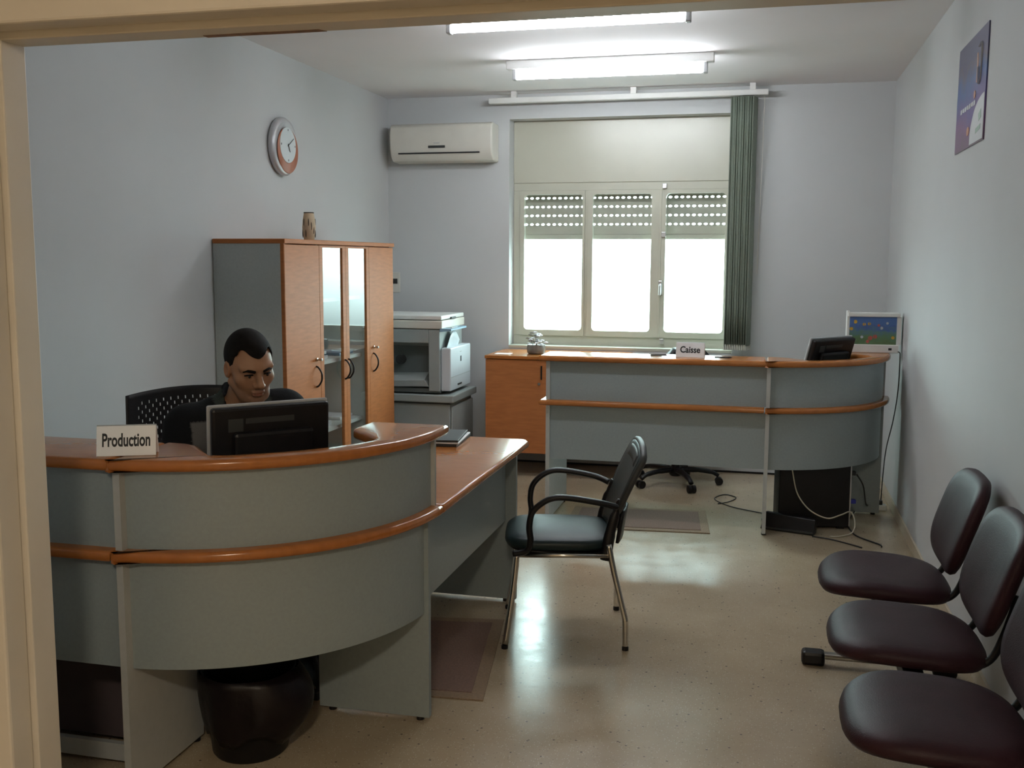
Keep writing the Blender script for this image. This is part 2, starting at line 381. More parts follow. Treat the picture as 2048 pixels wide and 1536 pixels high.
# roller shutter, partly lowered: each slat has a row of real light slots
def slat(z0, z1, x0, x1, y, holes):
    m = MB(); zc = z0+.010
    if not holes: return m.box(x0, x1, y-.006, y+.006, z0, z1, r=.003)
    pitch = .0455; n = int((x1-x0)/pitch); xs = x0; hw, hh = .0145, .0085
    m.box(x0, x1, y-.005, y+.005, z0+.026, z1)
    for i in range(n):
        c = x0+pitch*(i+.5)
        oc = [(c+pitch/2, z0+.026), (c-pitch/2, z0+.026), (c-pitch/2, z0), (c+pitch/2, z0)]
        inn = [(c+hw*math.cos(R(a)), z0+.013+hh*math.sin(R(a))) for a in (0, 45, 90, 135, 180, 225, 270, 315)]
        for yy in (y-.005, y+.005):
            V = [(p[0], yy, p[1]) for p in oc+inn]
            m.add(V, [(0, 4, 5), (0, 5, 6), (0, 6, 1), (1, 6, 7), (1, 7, 8), (1, 8, 2), (2, 8, 9), (2, 9, 10), (2, 10, 3), (3, 10, 11), (3, 11, 4), (3, 4, 0)])
        V = [(p[0], yy, p[1]) for yy in (y-.005, y+.005) for p in inn]
        m.add(V, [(k, (k+1) % 8, 8+(k+1) % 8, 8+k) for k in range(8)])
    return m
SY = WY+.10
for k in range(4):
    z = 2.066-.0685*k
    wpart('shutter_slat', slat(z, z+.0685, WX0+.01, WX1-.01, SY, True), 'shutter_plastic')
wpart('shutter_slat', slat(1.795, 1.8605, WX0+.01, WX1-.01, SY, False), 'shutter_plastic')
wpart('shutter_slat', slat(2.134, 2.19, WX0+.01, WX1-.01, SY, False), 'shutter_plastic')
wpart('shutter_bar', B(WX0+.01, WX1-.01, SY-.009, SY+.009, 1.757, 1.795, r=.004), 'shutter_plastic')

# vertical blind drawn to the right
vb = thing('vertical_blind', 'grey-green vertical blind gathered at the right of the window', 'blind', (-1.07, 7.68, 2.77))
obj('headrail', B(-2.095, -.04, 7.655, 7.705, 2.765, 2.805, r=.005), 'white_plastic', vb)
for mx_ in (-1.9, -1.0, -.15): obj('bracket', B(mx_-.02, mx_+.02, 7.66, 7.70, 2.805, 2.85), 'white_plastic', vb)
for k in range(13):
    x = -.298+.0125*k
    y0, y1 = 7.63, 7.735
    def sl(u, v, x=x, k=k):
        return (x+.034*u+.005*math.sin(u*3.1)+.003*math.sin(k*1.7), y0+(y1-y0)*u, .975+(2.755-.975)*v)
    sl_o = obj('slat', MB().grid(sl, 5, 6), 'blind_fabric', vb, smooth=180, solid=.0012)
    obj('bottom_weight', MB().add([(x+.034*u_+d_, y0+.004+(y1-y0-.008)*u_, z_) for z_ in (.945, .985) for u_, d_ in ((0, -.003), (1, -.003), (1, .006), (0, .006))], [(0, 3, 2, 1), (4, 5, 6, 7), (0, 1, 5, 4), (1, 2, 6, 5), (2, 3, 7, 6), (3, 0, 4, 7)]), 'blind_weight', sl_o)
obj('pull_cord', MB().tube([(-.065, 7.70, 2.77), (-.068, 7.74, 2.4), (-.075, 7.78, 1.9), (-.08, 7.785, 1.5)], .0022, 6), 'cream_plastic', vb)

# ------------------------------------------------------------------ ceiling tubes
def tube_lamp(y, label):
    t = thing('fluorescent_lamp', label, 'lamp', (-1.01, y, ZC), 0, 'ceiling tube lamps')
    obj('batten', B(-1.66, -.36, y-.035, y+.035, ZC-.055, ZC, r=.006), 'white_plastic', t)
    obj('lamp_tube', MB().lathe([(.020, -.585), (.026, -.575), (.026, .575), (.020, .585)], (-1.01, y, ZC-.09), 16, 'x'), 'tube_light', t, smooth=50)
    for s in (-1, 1):
        obj('end_cap', B(-1.01+s*.585, -1.01+s*.612, y-.024, y+.024, ZC-.12, ZC-.04, r=.006), 'silver_plastic', t)
tube_lamp(5.13, 'lit ceiling tube lamp nearer the doorway, higher in the photo')
tube_lamp(6.52, 'lit ceiling tube lamp nearer the window')

# ------------------------------------------------------------------ reception desks
CX, CY = -1.85, 3.30
def arc(r, a0, a1, n=24): return [(CX+r*math.cos(R(a0+(a1-a0)*k/n)), CY+r*math.sin(R(a0+(a1-a0)*k/n))) for k in range(n+1)]
def curved_wall(r0, r1, a0, a1, z0, z1, n=32):
    o = arc(r1, a0, a1, n)+arc(r0, a1, a0, n)
    return MB().slab(o, z0, z1, 0)
ZW0, ZW1, ZU0, ZU1 = .722, .755, .99, 1.025
def corner_unit(label):
    t = thing('reception_desk_corner', label, 'desk', (CX, CY, 0), 0)
    # raised counter: thin band behind the rim that widens to a tab at both ends
    up = [(-1.815, 2.515)] + arc(.785, -88, 2, 28) + [(-1.066, 3.375), (-1.33, 3.375), (-1.352, 3.36), (-1.357, 3.22), (-1.345, 3.19), (-1.28, 3.13), (-1.225, 3.07), (-1.205, 3.03)] \
        + arc(.70, -26, -64, 12) + [(-1.575, 2.665), (-1.63, 2.72), (-1.69, 2.79), (-1.74, 2.815), (-1.815, 2.82)]
    obj('upper_counter', MB().slab(up, ZU0, ZU1, .014, 4), 'beech_top', t, smooth=50)
    wt = [(-1.81, 2.511)] + arc(.79, -87.5, 0, 28) + [(-1.66, 3.30), (-1.70, 3.26), (-1.79, 3.17), (-1.81, 3.13)]
    obj('worktop', MB().slab(wt, ZW0, ZW1, .014, 4), 'beech_top', t, smooth=50)
    obj('upper_panel', curved_wall(.732, .748, -85.6, -1.2, ZW1, ZU0), 'grey_laminate', t, smooth=40)
    obj('lower_panel', curved_wall(.728, .744, -85.5, -5.5, .388, ZW0), 'grey_laminate', t, smooth=40)
    sp = obj('side_panel', B(-1.812, -1.79, 2.528, 2.93, .012, ZW0).box(-1.812, -1.79, 2.528, 2.76, ZW1, ZU0), 'grey_edge', t)
    for y in (2.56, 2.90): obj('foot', MB().lathe([(.014, 0), (.014, .012)], (-1.801, y, 0), 12), 'black_plastic', sp)
    sp = obj('side_panel', B(-1.505, -1.094, 3.228, 3.252, .012, ZW0), 'grey_laminate', t)
    for x in (-1.46, -1.13): obj('foot', MB().lathe([(.014, 0), (.014, .012)], (x, 3.24, 0), 12), 'black_plastic', sp)
    obj('end_panel', B(-1.33, -1.088, 3.285, 3.30, ZW1, ZU0), 'grey_edge', t)
    return t
cu = corner_unit('curved beech and grey reception desk corner with the Production sign on it')
cu2 = copy_tree(cu, (CX+1.825, CY+3.485, 0), 'curved beech and grey reception desk corner by the right wall, a lamp box on it')

def straight_unit(x0, x1, y, label, ends, rail):
    t = thing('reception_desk_section', label, 'desk', ((x0+x1)/2, y, 0))
    obj('upper_counter', MB().slab([(x0, y+.004), (x1, y+.004), (x1, y+.305), (x0, y+.305)], ZU0, ZU1, .014, 4), 'beech_top', t, smooth=50)
    obj('worktop', MB().slab([(x0, y), (x1, y), (x1, y+.62), (x0, y+.62)], ZW0, ZW1, .014, 4), 'beech_top', t, smooth=50)
    a, b = ends
    obj('upper_panel', B(a, b, y+.045, y+.061, ZW1, ZU0), 'grey_laminate', t)
    obj('lower_panel', B(a, b, y+.045, y+.061, .39, ZW0), 'grey_dark_laminate' if False else 'grey_laminate', t)
    for e in ends:
        if e is not None and abs(e-x1) > .03 and abs(e-x0) < .12:
            sp = obj('side_panel', B(e-.024, e, y+.03, y+.60, .012, ZW0).box(e-.024, e, y+.03, y+.28, ZW1, ZU0), 'grey_edge', t)
            for yy in (y+.08, y+.55): obj('foot', MB().lathe([(.014, 0), (.014, .012)], (e-.012, yy, 0), 12), 'black_plastic', sp)
    if rail: obj('bottom_rail', B(a, b, y+.17, y+.19, .02, .075), 'grey_edge', t)
    return t
straight_unit(-2.93, -1.82, 2.51, 'straight grey reception desk section half hidden by the door frame', (-2.86, -1.812), True)
straight_unit(-1.325, .005, 5.995, 'long straight grey reception desk section carrying the Caisse sign', (-1.26, .013), False)

pd = thing('drawer_pedestal', 'dark pedestal unit in shade under the desk section by the door frame', 'pedestal', (-2.32, 2.98, 0))
obj('body', B(-2.70, -1.87, 2.80, 3.10, .03, .70, r=.004), 'pedestal_dark', pd)
for k in range(3):
    dr = obj('drawer', B(-2.69, -1.88, 3.10, 3.118, .04+.218*k, .25+.218*k, r=.003), 'pedestal_dark', pd)
    obj('drawer_pull', B(-2.34, -2.22, 3.118, 3.135, .19+.218*k, .202+.218*k, r=.003), 'steel', dr)
for x in (-2.65, -1.92):
    for y in (2.85, 3.05): obj('caster', MB().lathe([(.018, 0), (.022, .012), (.018, .03)], (x, y, 0), 12), 'black_plastic', pd, smooth=60)

# side desk running back from the curved corner
t = thing('side_desk', 'beech-topped side desk extending behind the curved front desk', 'desk', (-1.37, 3.98, 0))
obj('worktop', MB().slab([(-1.69, 3.306), (-1.06, 3.306), (-1.06, 4.60), (-1.075, 4.64), (-1.105, 4.66), (-1.69, 4.66)], ZW0, ZW1, .014, 4), 'beech_top', t, smooth=50)
obj('modesty_panel', B(-1.166, -1.15, 3.262, 4.512, .39, ZW0), 'grey_laminate', t)
sp = obj('end_panel', B(-1.66, -1.10, 4.515, 4.54, .014, ZW0), 'grey_laminate', t)
for x in (-1.6, -1.15): obj('foot', MB().lathe([(.014, 0), (.014, .014)], (x, 4.527, 0), 12), 'black_plastic', sp)

# ------------------------------------------------------------------ tall cabinet with glass doors
XF = -2.53; CY0, CY1, CZ = 5.09, 6.75, 1.70
t = thing('tall_cabinet', 'tall beech cabinet with two glass doors against the left wall', 'cabinet', (-2.74, 5.92, 0))
obj('top_board', B(XL+.004, XF+.006, CY0-.006, CY1+.006, CZ-.022, CZ+.004, r=.004), 'beech', t)
obj('side_panel', B(XL+.004, XF-.024, CY0, CY0+.02, 0, CZ-.022), 'grey_dark_laminate', t)
obj('side_panel', B(XL+.004, XF-.024, CY1-.02, CY1, 0, CZ-.022), 'grey_dark_laminate', t)
obj('edge_strip', B(XF-.024, XF-.004, CY0, CY0+.02, 0, CZ-.022), 'beech', t)
obj('back_panel', B(XL+.004, XL+.014, CY0+.02, CY1-.02, .05, CZ-.022), 'cabinet_inner', t)
obj('bottom_board', B(XL+.014, XF-.024, CY0+.02, CY1-.02, .05, .07), 'grey_laminate', t)
for y in (5.555, 6.285): obj('divider', B(XL+.014, XF-.026, y-.009, y+.009, .07, CZ-.022), 'cabinet_inner', t)
for z in (.565, .985, 1.36): obj('shelf', B(XL+.014, XF-.05, 5.565, 6.275, z-.022, z), 'cabinet_inner', t)
obj('plinth', B(XL+.02, XF-.05, CY0+.02, CY1-.02, 0, .05), 'dark_grey', t)
DD = [(5.093, 5.535, False, 1), (5.538, 5.918, True, 1), (5.921, 6.302, True, 0), (6.305, 6.747, False, 0)]
for (a, b, gl, hs) in DD:
    z0, z1 = .055, CZ-.026
    if gl:
        fw = .045
        d = obj('door', B(XF-.022, XF-.002, a, a+fw, z0, z1).box(XF-.022, XF-.002, b-fw, b, z0, z1).box(XF-.022, XF-.002, a+fw, b-fw, z0, z0+.06).box(XF-.022, XF-.002, a+fw, b-fw, z1-.012, z1), 'beech', t)
        obj('pane', B(XF-.014, XF-.010, a+fw-.004, b-fw+.004, z0+.056, z1-.008), 'cabinet_glass', d)
    else:
        d = obj('door', B(XF-.022, XF-.002, a, b, z0, z1, r=.002), 'beech', t)
    hy = (b-.065 if hs else a+.055) if not gl else (b-.03 if hs else a+.02)
    obj('handle', MB().tube(cr([(XF-.003, hy, .855), (XF+.012, hy+.0, .862), (XF+.03, hy, .89), (XF+.034, hy, .915), (XF+.03, hy, .94), (XF+.012, hy, .968), (XF-.003, hy, .975)], 4), .0055, 8), 'black_plastic', d, smooth=180)
    if not gl:
        k = obj('lock', MB().lathe([(.010, -.003), (.010, .008), (.004, .009), (.004, .02)], (XF, hy, 1.015), 12, 'x'), 'chrome', d, smooth=40)
        obj('key', B(XF+.015, XF+.035, hy-.003, hy+.014, 1.008, 1.022, r=.002), 'steel', k)
for i, (y, z, w_, h_, d_, m_) in enumerate([(5.72, .985, .22, .022, .28, 'paper'), (5.80, 1.007, .20, .02, .24, 'paper'), (6.12, .985, .22, .018, .28, 'copier_blue'), (5.75, .565, .24, .03, .28, 'paper'), (5.80, .595, .12, .05, .12, 'white_plastic'), (6.15, .565, .2, .02, .26, 'paper')]):
    tag(obj('paper_stack' if m_ != 'white_plastic' else 'paper_roll', B(-2.90, -2.90+d_, y-w_/2, y+w_/2, z, z+h_, r=.003), m_),
        ['loose white paper stack on the middle shelf behind the left glass door', 'smaller paper stack lying on the larger one behind the left glass door', 'pale blue folder on the middle shelf behind the right glass door', 'white paper stack on the lower shelf behind the left glass door', 'small white packet on the paper pile of the lower cabinet shelf', 'white paper stack on the lower shelf behind the right glass door'][i], 'paper', 'papers in the tall cabinet')

# vase
v = thing('clay_vase', 'slim beige clay vase with dark markings on the tall cabinet', 'vase', (-2.75, 5.875, 1.704))
obj('body', MB().lathe([(.028, 0), (.031, .006), (.038, .045), (.041, .085), (.038, .125), (.032, .16), (.030, .172), (.026, .172), (.022, .165)], (-2.75, 5.875, 1.704), 28), 'vase_clay', v, smooth=60)
for k in range(14):
    a = R(-95+k*26); zz = 1.75+.022*((k*3) % 4)
    c = (-2.75+.0385*math.cos(a), 5.875+.0385*math.sin(a), zz)
    obj('marking', MB().ell(c, (.0035, .0035, .026), 8, 6, Matrix.Rotation(a, 3, 'Z')), 'vase_mark', v, smooth=180)
obj('rim', MB().lathe([(.030, .168), (.032, .173), (.030, .176)], (-2.75, 5.875, 1.704), 24), 'vase_mark', v, smooth=60)

# wall clock: silver rim, red-brown crescent ring, dial set high
c = thing('wall_clock', 'round silver and red-brown clock on the left wall', 'clock', (XL, 5.93, 2.285))
def disc(x0, x1, y, z, r, rb=.0): return MB().lathe([(r, x0), (r, x1-.006), (r-.008, x1)], (XL, y, z), 40, 'x')
obj('rim', MB().lathe([(.165, 0), (.176, .012), (.178, .028), (.168, .04), (.150, .046), (.140, .040)], (XL, 5.93, 2.285), 48, 'x'), 'clock_silver', c, smooth=50)
obj('inner_ring', MB().lathe([(.128, .036), (.140, .045), (.136, .049)], (XL, 5.945, 2.262), 48, 'x'), 'terracotta_ring', c, smooth=50)
di = obj('dial', MB().lathe([(.108, .046), (.107, .0515), (.103, .052)], (XL, 5.938, 2.293), 48, 'x'), 'clock_dial', c, smooth=40)
def hand(ang, ln, wd):
    d = Vector((0, math.sin(R(ang)), math.cos(R(ang)))); n = Vector((0, d.z, -d.y)); p = Vector((XL+.054, 5.938, 2.293))
    return MB().add([p-d*.01+n*wd, p-d*.01-n*wd, p+d*ln-n*wd*.6, p+d*ln+n*wd*.6]+[q+Vector((.001, 0, 0)) for q in (p-d*.01+n*wd, p-d*.01-n*wd, p+d*ln-n*wd*.6, p+d*ln+n*wd*.6)], [(0, 1, 2, 3), (4, 7, 6, 5), (0, 4, 5, 1), (1, 5, 6, 2), (2, 6, 7, 3), (3, 7, 4, 0)])
obj('hour_hand', hand(152, .045, .004), 'dark_grey', c); obj('minute_hand', hand(58, .088, .003), 'dark_grey', c)
for a in (0, 90, 180, 270): obj('hour_mark', MB().ell((XL+.053, 5.938+.092*math.sin(R(a)), 2.293+.092*math.cos(R(a))), (.001, .004, .007), 8, 6), 'dark_grey', c)

# poster on the right wall
def poster_mat():
    m = bpy.data.materials.new('poster_print'); m.use_nodes = True; nt = m.node_tree; N = nt.nodes; L = nt.links; b = N['Principled BSDF']
    b.inputs['Roughness'].default_value = .3
    tc = N.new('ShaderNodeTexCoord'); sx = N.new('ShaderNodeSeparateXYZ'); L.new(tc.outputs['Generated'], sx.inputs[0])
    nz = N.new('ShaderNodeTexNoise'); nz.inputs['Scale'].default_value = 3; L.new(tc.outputs['Generated'], nz.inputs[0])
    ad = N.new('ShaderNodeMath'); ad.operation = 'MULTIPLY_ADD'; ad.inputs[1].default_value = .5; L.new(nz.outputs[0], ad.inputs[0]); L.new(sx.outputs[2], ad.inputs[2])
    r = N.new('ShaderNodeValToRGB'); L.new(ad.outputs[0], r.inputs[0]); e = r.color_ramp.elements
    e[0].position = .2; e[0].color = (.16, .10, .13, 1); e[1].position = 1.25; e[1].color = (.14, .11, .15, 1)
    for p, cc in ((.42, (.20, .08, .22)), (.62, (.12, .08, .28)), (.85, (.05, .12, .32)), (1.0, (.10, .10, .20))):
        x = r.color_ramp.elements.new(p); x.color = (*cc, 1)
    L.new(r.outputs[0], b.inputs['Base Color']); MATS['poster_print'] = m
poster_mat()
p = thing('poster', 'blue and violet poster with a white dome emblem on the right wall', 'poster', (XR, 4.89, 2.08))
PY0, PY1, PZ0, PZ1 = 4.565, 5.215, 2.09, 2.555     # image left is the far side (PY1)
obj('sheet', B(XR-.006, XR-.0005, PY0, PY1, PZ0, PZ1), 'poster_print', p)
def flat(pts, d=.0075): return MB().add([(XR-d, y, z) for y, z in pts]+[(XR-.0055, y, z) for y, z in pts], [tuple(range(len(pts))), tuple(range(len(pts), 2*len(pts)))[::-1]]+[(i, (i+1) % len(pts), len(pts)+(i+1) % len(pts), len(pts)+i) for i in range(len(pts))])
obj('emblem_field', flat([(PY0+.006, PZ0+.006), (PY0+.29, PZ0+.006)]+[(PY0+.006+.284*math.cos(R(a)), PZ0+.03+.16*math.sin(R(a))) for a in range(0, 91, 10)]), 'poster_white', p)
obj('emblem_mark', flat([(PY0+.06, PZ0+.05), (PY0+.16, PZ0+.04), (PY0+.16, PZ0+.06), (PY0+.06, PZ0+.07)], .0085), 'poster_green', p)
obj('emblem_mark', flat([(PY0+.05, PZ0+.095), (PY0+.10, PZ0+.085), (PY0+.11, PZ0+.115), (PY0+.06, PZ0+.13)], .0085), 'poster_green', p)
for k in range(7): obj('print_stroke', flat([(PY1-.11-.05*k, PZ0+.165+.004*(k % 2)), (PY1-.15-.05*k, PZ0+.165), (PY1-.15-.05*k, PZ0+.185), (PY1-.11-.05*k, PZ0+.185)]), 'poster_white', p)
obj('figure_stroke', MB().tube([(XR-.007, PY0+.20, PZ1-.09), (XR-.007, PY0+.19, PZ1-.13), (XR-.007, PY0+.195, PZ1-.21)], .010, 8, flat=.15), 'poster_orange', p)
obj('figure_stroke', MB().tube(cr([(XR-.007, PY0+.17, PZ1-.07), (XR-.007, PY0+.11, PZ1-.06), (XR-.007, PY0+.10, PZ1-.13), (XR-.007, PY0+.11, PZ1-.21), (XR-.007, PY0+.15, PZ1-.22), (XR-.007, PY0+.165, PZ1-.15)]), .006, 8, flat=.2), 'poster_white', p)
obj('print_dot', flat([(PY0+.225+.02*math.cos(R(a)), PZ1-.255+.018*math.sin(R(a))) for a in range(0, 360, 45)]), 'poster_orange', p)
obj('print_dot', flat([(PY0+.34+.03*math.cos(R(a)), PZ0+.07+.02*math.sin(R(a))) for a in range(0, 360, 45)]), 'poster_orange', p)

# air conditioner
a = thing('air_conditioner', 'white wall-mounted air conditioner beside the window', 'air conditioner', (-2.46, YB, 2.34))
pr_ = [(7.8, 2.625), (7.64, 2.628), (7.605, 2.61), (7.59, 2.55), (7.595, 2.44), (7.615, 2.385), (7.66, 2.345), (7.8, 2.34)]
m_ = MB(); n = len(pr_)
for x in (-2.87, -2.05): m_.v += [(x, y, z) for y, z in pr_]
m_.f += [tuple(range(n)), tuple(range(n, 2*n))[::-1]]+[(i, (i+1) % n, n+(i+1) % n, n+i) for i in range(n)]
obj('housing', m_, 'cream_plastic', a, bevel=.012, smooth=30)
obj('air_slot', B(-2.80, -2.15, 7.600, 7.61, 2.398, 2.408), 'ink', a)
obj('display_window', B(-2.555, -2.42, 7.588, 7.60, 2.44, 2.458, r=.003), 'dark_grey', a)
obj('badge', B(-2.51, -2.465, 7.588, 7.60, 2.474, 2.479), 'silver_plastic', a)

# wall socket/switch by the copier
s = thing('wall_switch', 'cream wall switch on the back wall behind the copier', 'switch', (-2.905, YB, 1.33))
obj('plate', B(-2.945, -2.865, YB-.012, YB, 1.33, 1.49, r=.004), 'cream_plastic', s); obj('rocker', B(-2.925, -2.885, YB-.018, YB-.012, 1.40, 1.44, r=.002), 'dark_grey', s)

# ------------------------------------------------------------------ copier on its stand
st = thing('copier_stand', 'grey steel copier stand in the back left corner', 'stand', (-2.5, 7.3, 0))
obj('body', B(-2.86, -2.215, 7.05, 7.6, .03, .545, r=.006), 'copier_grey', st)
obj('top_board', B(-2.87, -2.18, 7.02, 7.63, .56, .615, r=.008), 'copier_grey', st)
obj('door', B(-2.214, -2.198, 7.06, 7.59, .05, .53, r=.006), 'copier_grey', st)
obj('spacer', B(-2.85, -2.22, 7.06, 7.6, .545, .56), 'dark_grey', st)
for x in (-2.8, -2.27):
    for y in (7.1, 7.55): obj('caster', MB().lathe([(.02, 0), (.025, .01), (.02, .03)], (x, y, 0), 12), 'black_plastic', st, smooth=60)
cp = thing('copier', 'white and grey office copier with a side paper feeder on the corner stand', 'copier', (-2.5, 7.3, .615))
X0, X1, Y0, Y1 = -2.86, -2.29, 7.04, 7.6
obj('base', B(X0, X1, Y0+.02, Y1, .625, .66, r=.004), 'copier_dark', cp)
obj('rear_body', B(X0, X1, Y0+.28, Y1, .66, 1.09, r=.006), 'copier_grey', cp)
fr = obj('front_frame', B(X1-.085, X1, Y0, Y0+.29, .64, 1.09, r=.006).box(X0, X1-.085, Y0, Y0+.28, .99, 1.09, r=.006), 'copier_grey', cp)
obj('inner_panel', B(X0, X1-.085, Y0+.12, Y0+.16, .66, .99), 'copier_grey', cp)
obj('inner_recess', B(X0, X1-.11, Y0+.115, Y0+.125, .70, .96), 'copier_dark', cp)
obj('output_tray', MB().add([(X0, Y0, .70), (X1-.12, Y0, .72), (X1-.085, Y0, .675), (X0, Y0, .66), (X0, Y0+.12, .75), (X1-.12, Y0+.12, .77), (X1-.085, Y0+.12, .70), (X0, Y0+.12, .70)], [(0, 1, 2, 3), (4, 7, 6, 5), (0, 4, 5, 1), (1, 5, 6, 2), (2, 6, 7, 3), (3, 7, 4, 0)]), 'copier_grey', cp)
obj('paper_roller', MB().lathe([(.035, 0), (.035, .05)], (-2.62, Y0+.07, .86), 16, 'y'), 'dark_grey', cp, smooth=40)
obj('scanner', B(X0, -2.27, Y0-.005, Y1, 1.095, 1.155, r=.006), 'cream_plastic', cp)
obj('scanner_lid', B(X0, -2.275, Y0, Y1, 1.160, 1.19, r=.006), 'white_plastic', cp)
obj('lid_grip', B(-2.276, -2.262, 7.25, 7.36, 1.158, 1.172, r=.003), 'dark_grey', cp)
pn = obj('control_panel', MB().add([(-2.285, 7.03, 1.075), (-2.20, 7.03, 1.085), (-2.20, 7.42, 1.085), (-2.285, 7.42, 1.075), (-2.285, 7.03, 1.10), (-2.20, 7.03, 1.098), (-2.20, 7.42, 1.098), (-2.285, 7.42, 1.10)], [(0, 3, 2, 1), (4, 5, 6, 7), (0, 1, 5, 4), (1, 2, 6, 5), (2, 3, 7, 6), (3, 0, 4, 7)]), 'copier_blue', cp)
obj('keypad', B(-2.265, -2.22, 7.12, 7.26, 1.0985, 1.102), 'silver_plastic', pn)
obj('side_feeder', B(X1, -2.215, Y0+.03, Y1-.02, .64, .955, r=.008), 'copier_white', cp)
obj('feeder_seam', B(-2.2165, -2.214, Y0+.04, Y1-.03, .738, .742), 'silver_plastic', cp)
obj('feeder_badge', B(-2.2155, -2.213, 7.31, 7.335, .84, .88, r=.001), 'dark_grey', cp)
obj('feeder_badge', B(-2.2155, -2.213, 7.30, 7.34, .91, .915), 'silver_plastic', cp)
obj('feeder_grip', B(-2.2155, -2.212, 7.24, 7.34, .668, .68), 'dark_grey', cp)
obj('paper_guide', MB().grid(lambda u, v: (-2.275+.02*v, 7.12+.30*u, .93+(.04+.10*math.sin(u*2.9))*v), 8, 3), 'copier_white', cp, solid=.002, smooth=180)

# ------------------------------------------------------------------ low cabinet under the window (wall hung)
t = thing('low_cabinet', 'low beech sideboard under the window behind the far desk', 'cabinet', (-1.2, 7.5, .17))
LX0, LX1, LY0 = -2.0, -.985, 7.24
obj('top_board', B(LX0-.006, LX1, LY0-.01, YB-.002, .873, .897, r=.004), 'beech_top', t)
obj('body', B(LX0, LX1, LY0+.02, YB-.002, .175, .873), 'beech', t)
wd = [(LX0, LX0+.485, True), (LX0+.488, LX1, False)]
for (x0, x1, isd) in wd:
    if isd:
        d = obj('door', B(x0, x1, LY0, LY0+.018, .178, .868, r=.002), 'beech', t)
        obj('handle', MB().tube([(x1-.06, LY0-.018, .73), (x1-.06, LY0-.018, .83)], .006, 8).tube([(x1-.06, LY0, .735), (x1-.06, LY0-.018, .735)], .004, 6).tube([(x1-.06, LY0, .825), (x1-.06, LY0-.018, .825)], .004, 6), 'black_plastic', d)
        obj('lock', MB().lathe([(.010, -.005), (.010, .004)], (x1-.08, LY0, .695), 12, 'y'), 'steel', d)
    else:
        for k in range(3): obj('drawer', B(x0, x1, LY0, LY0+.018, .18+.23*k, .405+.23*k, r=.002), 'beech', t)
tag(obj('paper_slip', B(-1.96, -1.84, 7.34, 7.43, .8975, .899), 'paper'), 'white paper slip lying on the low cabinet by the window', 'paper')

# dried flower pot
pt = thing('flower_pot', 'small pot of dry white flowers on the low cabinet', 'plant', (-1.665, 7.45, .897))
obj('pot', MB().lathe([(.055, 0), (.068, .01), (.072, .04), (.066, .07), (.060, .07)], (-1.665, 7.45, .897), 20), 'pot_glass', pt, smooth=60)
for k in range(26):
    a = random.uniform(0, 6.28); rr = random.uniform(.0, .085); h = random.uniform(.07, .16)*(1.1-rr*3); top = Vector((-1.665+rr*math.cos(a), 7.45+rr*math.sin(a), .897+max(h, .06)))
    st_ = obj('stem', MB().tube([(-1.665+rr*.3*math.cos(a), 7.45+rr*.3*math.sin(a), .945), top], .0015, 5), 'leaf_dry', pt)
    m_ = MB()
    for q in range(5):
        b_ = q*1.2566+a; m_.ell(top+Vector((.009*math.cos(b_), .009*math.sin(b_), .002*(q % 2))), (.009, .009, .005), 6, 4)
    obj('flower', m_, 'flower_white' if k % 3 else 'leaf_dry', st_, smooth=180)

# ------------------------------------------------------------------ signs, made like table tents
def lettering(name, text, height, width, m, parent, M, depth=.0006):
    cu_ = bpy.data.curves.new(name, 'FONT'); cu_.body = text; cu_.size = 1; cu_.extrude = .01; cu_.offset = .026; cu_.resolution_u = 4
    tmp = bpy.data.objects.new(name, cu_); COL.objects.link(tmp)
    dg = bpy.context.evaluated_depsgraph_get(); me = bpy.data.meshes.new_from_object(tmp.evaluated_get(dg)); bpy.data.objects.remove(tmp); bpy.data.curves.remove(cu_)
    n = len(me.vertices); co = np.empty(n*3); me.vertices.foreach_get('co', co); co = co.reshape(-1, 3)
    mn, mx = co.min(0), co.max(0)
    cap = .73 if any(c in text for c in 'dPCl') else mx[1]-mn[1]
    co[:, 0] = (co[:, 0]-mn[0])/(mx[0]-mn[0])*width-width/2; co[:, 1] = (co[:, 1]-mn[1])/(mx[1]-mn[1])*height-height/2; co[:, 2] = (co[:, 2]-mn[2])/(mx[2]-mn[2])*depth
    off = BASE[parent]
    for i, vv in enumerate(me.vertices): vv.co = M @ Vector(co[i]) - off
    me.materials.clear(); me.materials.append(MATS[m]); o = bpy.data.objects.new(name, me); COL.objects.link(o); o.parent = parent; BASE[o] = off
    return o
def sign(text, c, width, height, yaw, tw, th, label, z=ZU1):
    """two leaning boards; the front faces -y before the yaw"""
    t = thing('desk_sign', label, 'sign', (c[0], c[1], z), 0, 'desk name signs')
    Rz = Matrix.Rotation(yaw, 4, 'Z'); T0 = Matrix.Translation((c[0], c[1], z))
    tilt = R(14)
    for s, nm in ((1, 'front_board'), (-1, 'back_board')):
        M = T0 @ Rz @ Matrix.Translation((0, -.5*s*.052, 0)) @ Matrix.Rotation(-s*tilt, 4, 'X')
        mb = B(-width/2, width/2, -.0012, .0012, 0, height, r=.0008).xf(M)
        o = obj(nm, mb, 'sign_white', t)
        if s == 1:
            M2 = M @ Matrix.Translation((0, -.0013, height*.53)) @ Matrix.Rotation(R(90), 4, 'X')
            lettering('lettering', text, th, tw, 'ink', o, M2)
    M = T0 @ Rz
    obj('ridge', MB().tube([M @ Vector((-width/2, 0, height*.965)), M @ Vector((width/2, 0, height*.965))], .0035, 8), 'silver_plastic', t, smooth=60)
sign('Production', (-1.811, 2.605), .166, .088, R(24), .134, .040, 'white table sign lettered Production on the front counter')
sign('Caisse', (-.433, 6.15), .168, .088, R(-3), .118, .040, 'white table sign lettered Caisse on the far counter')
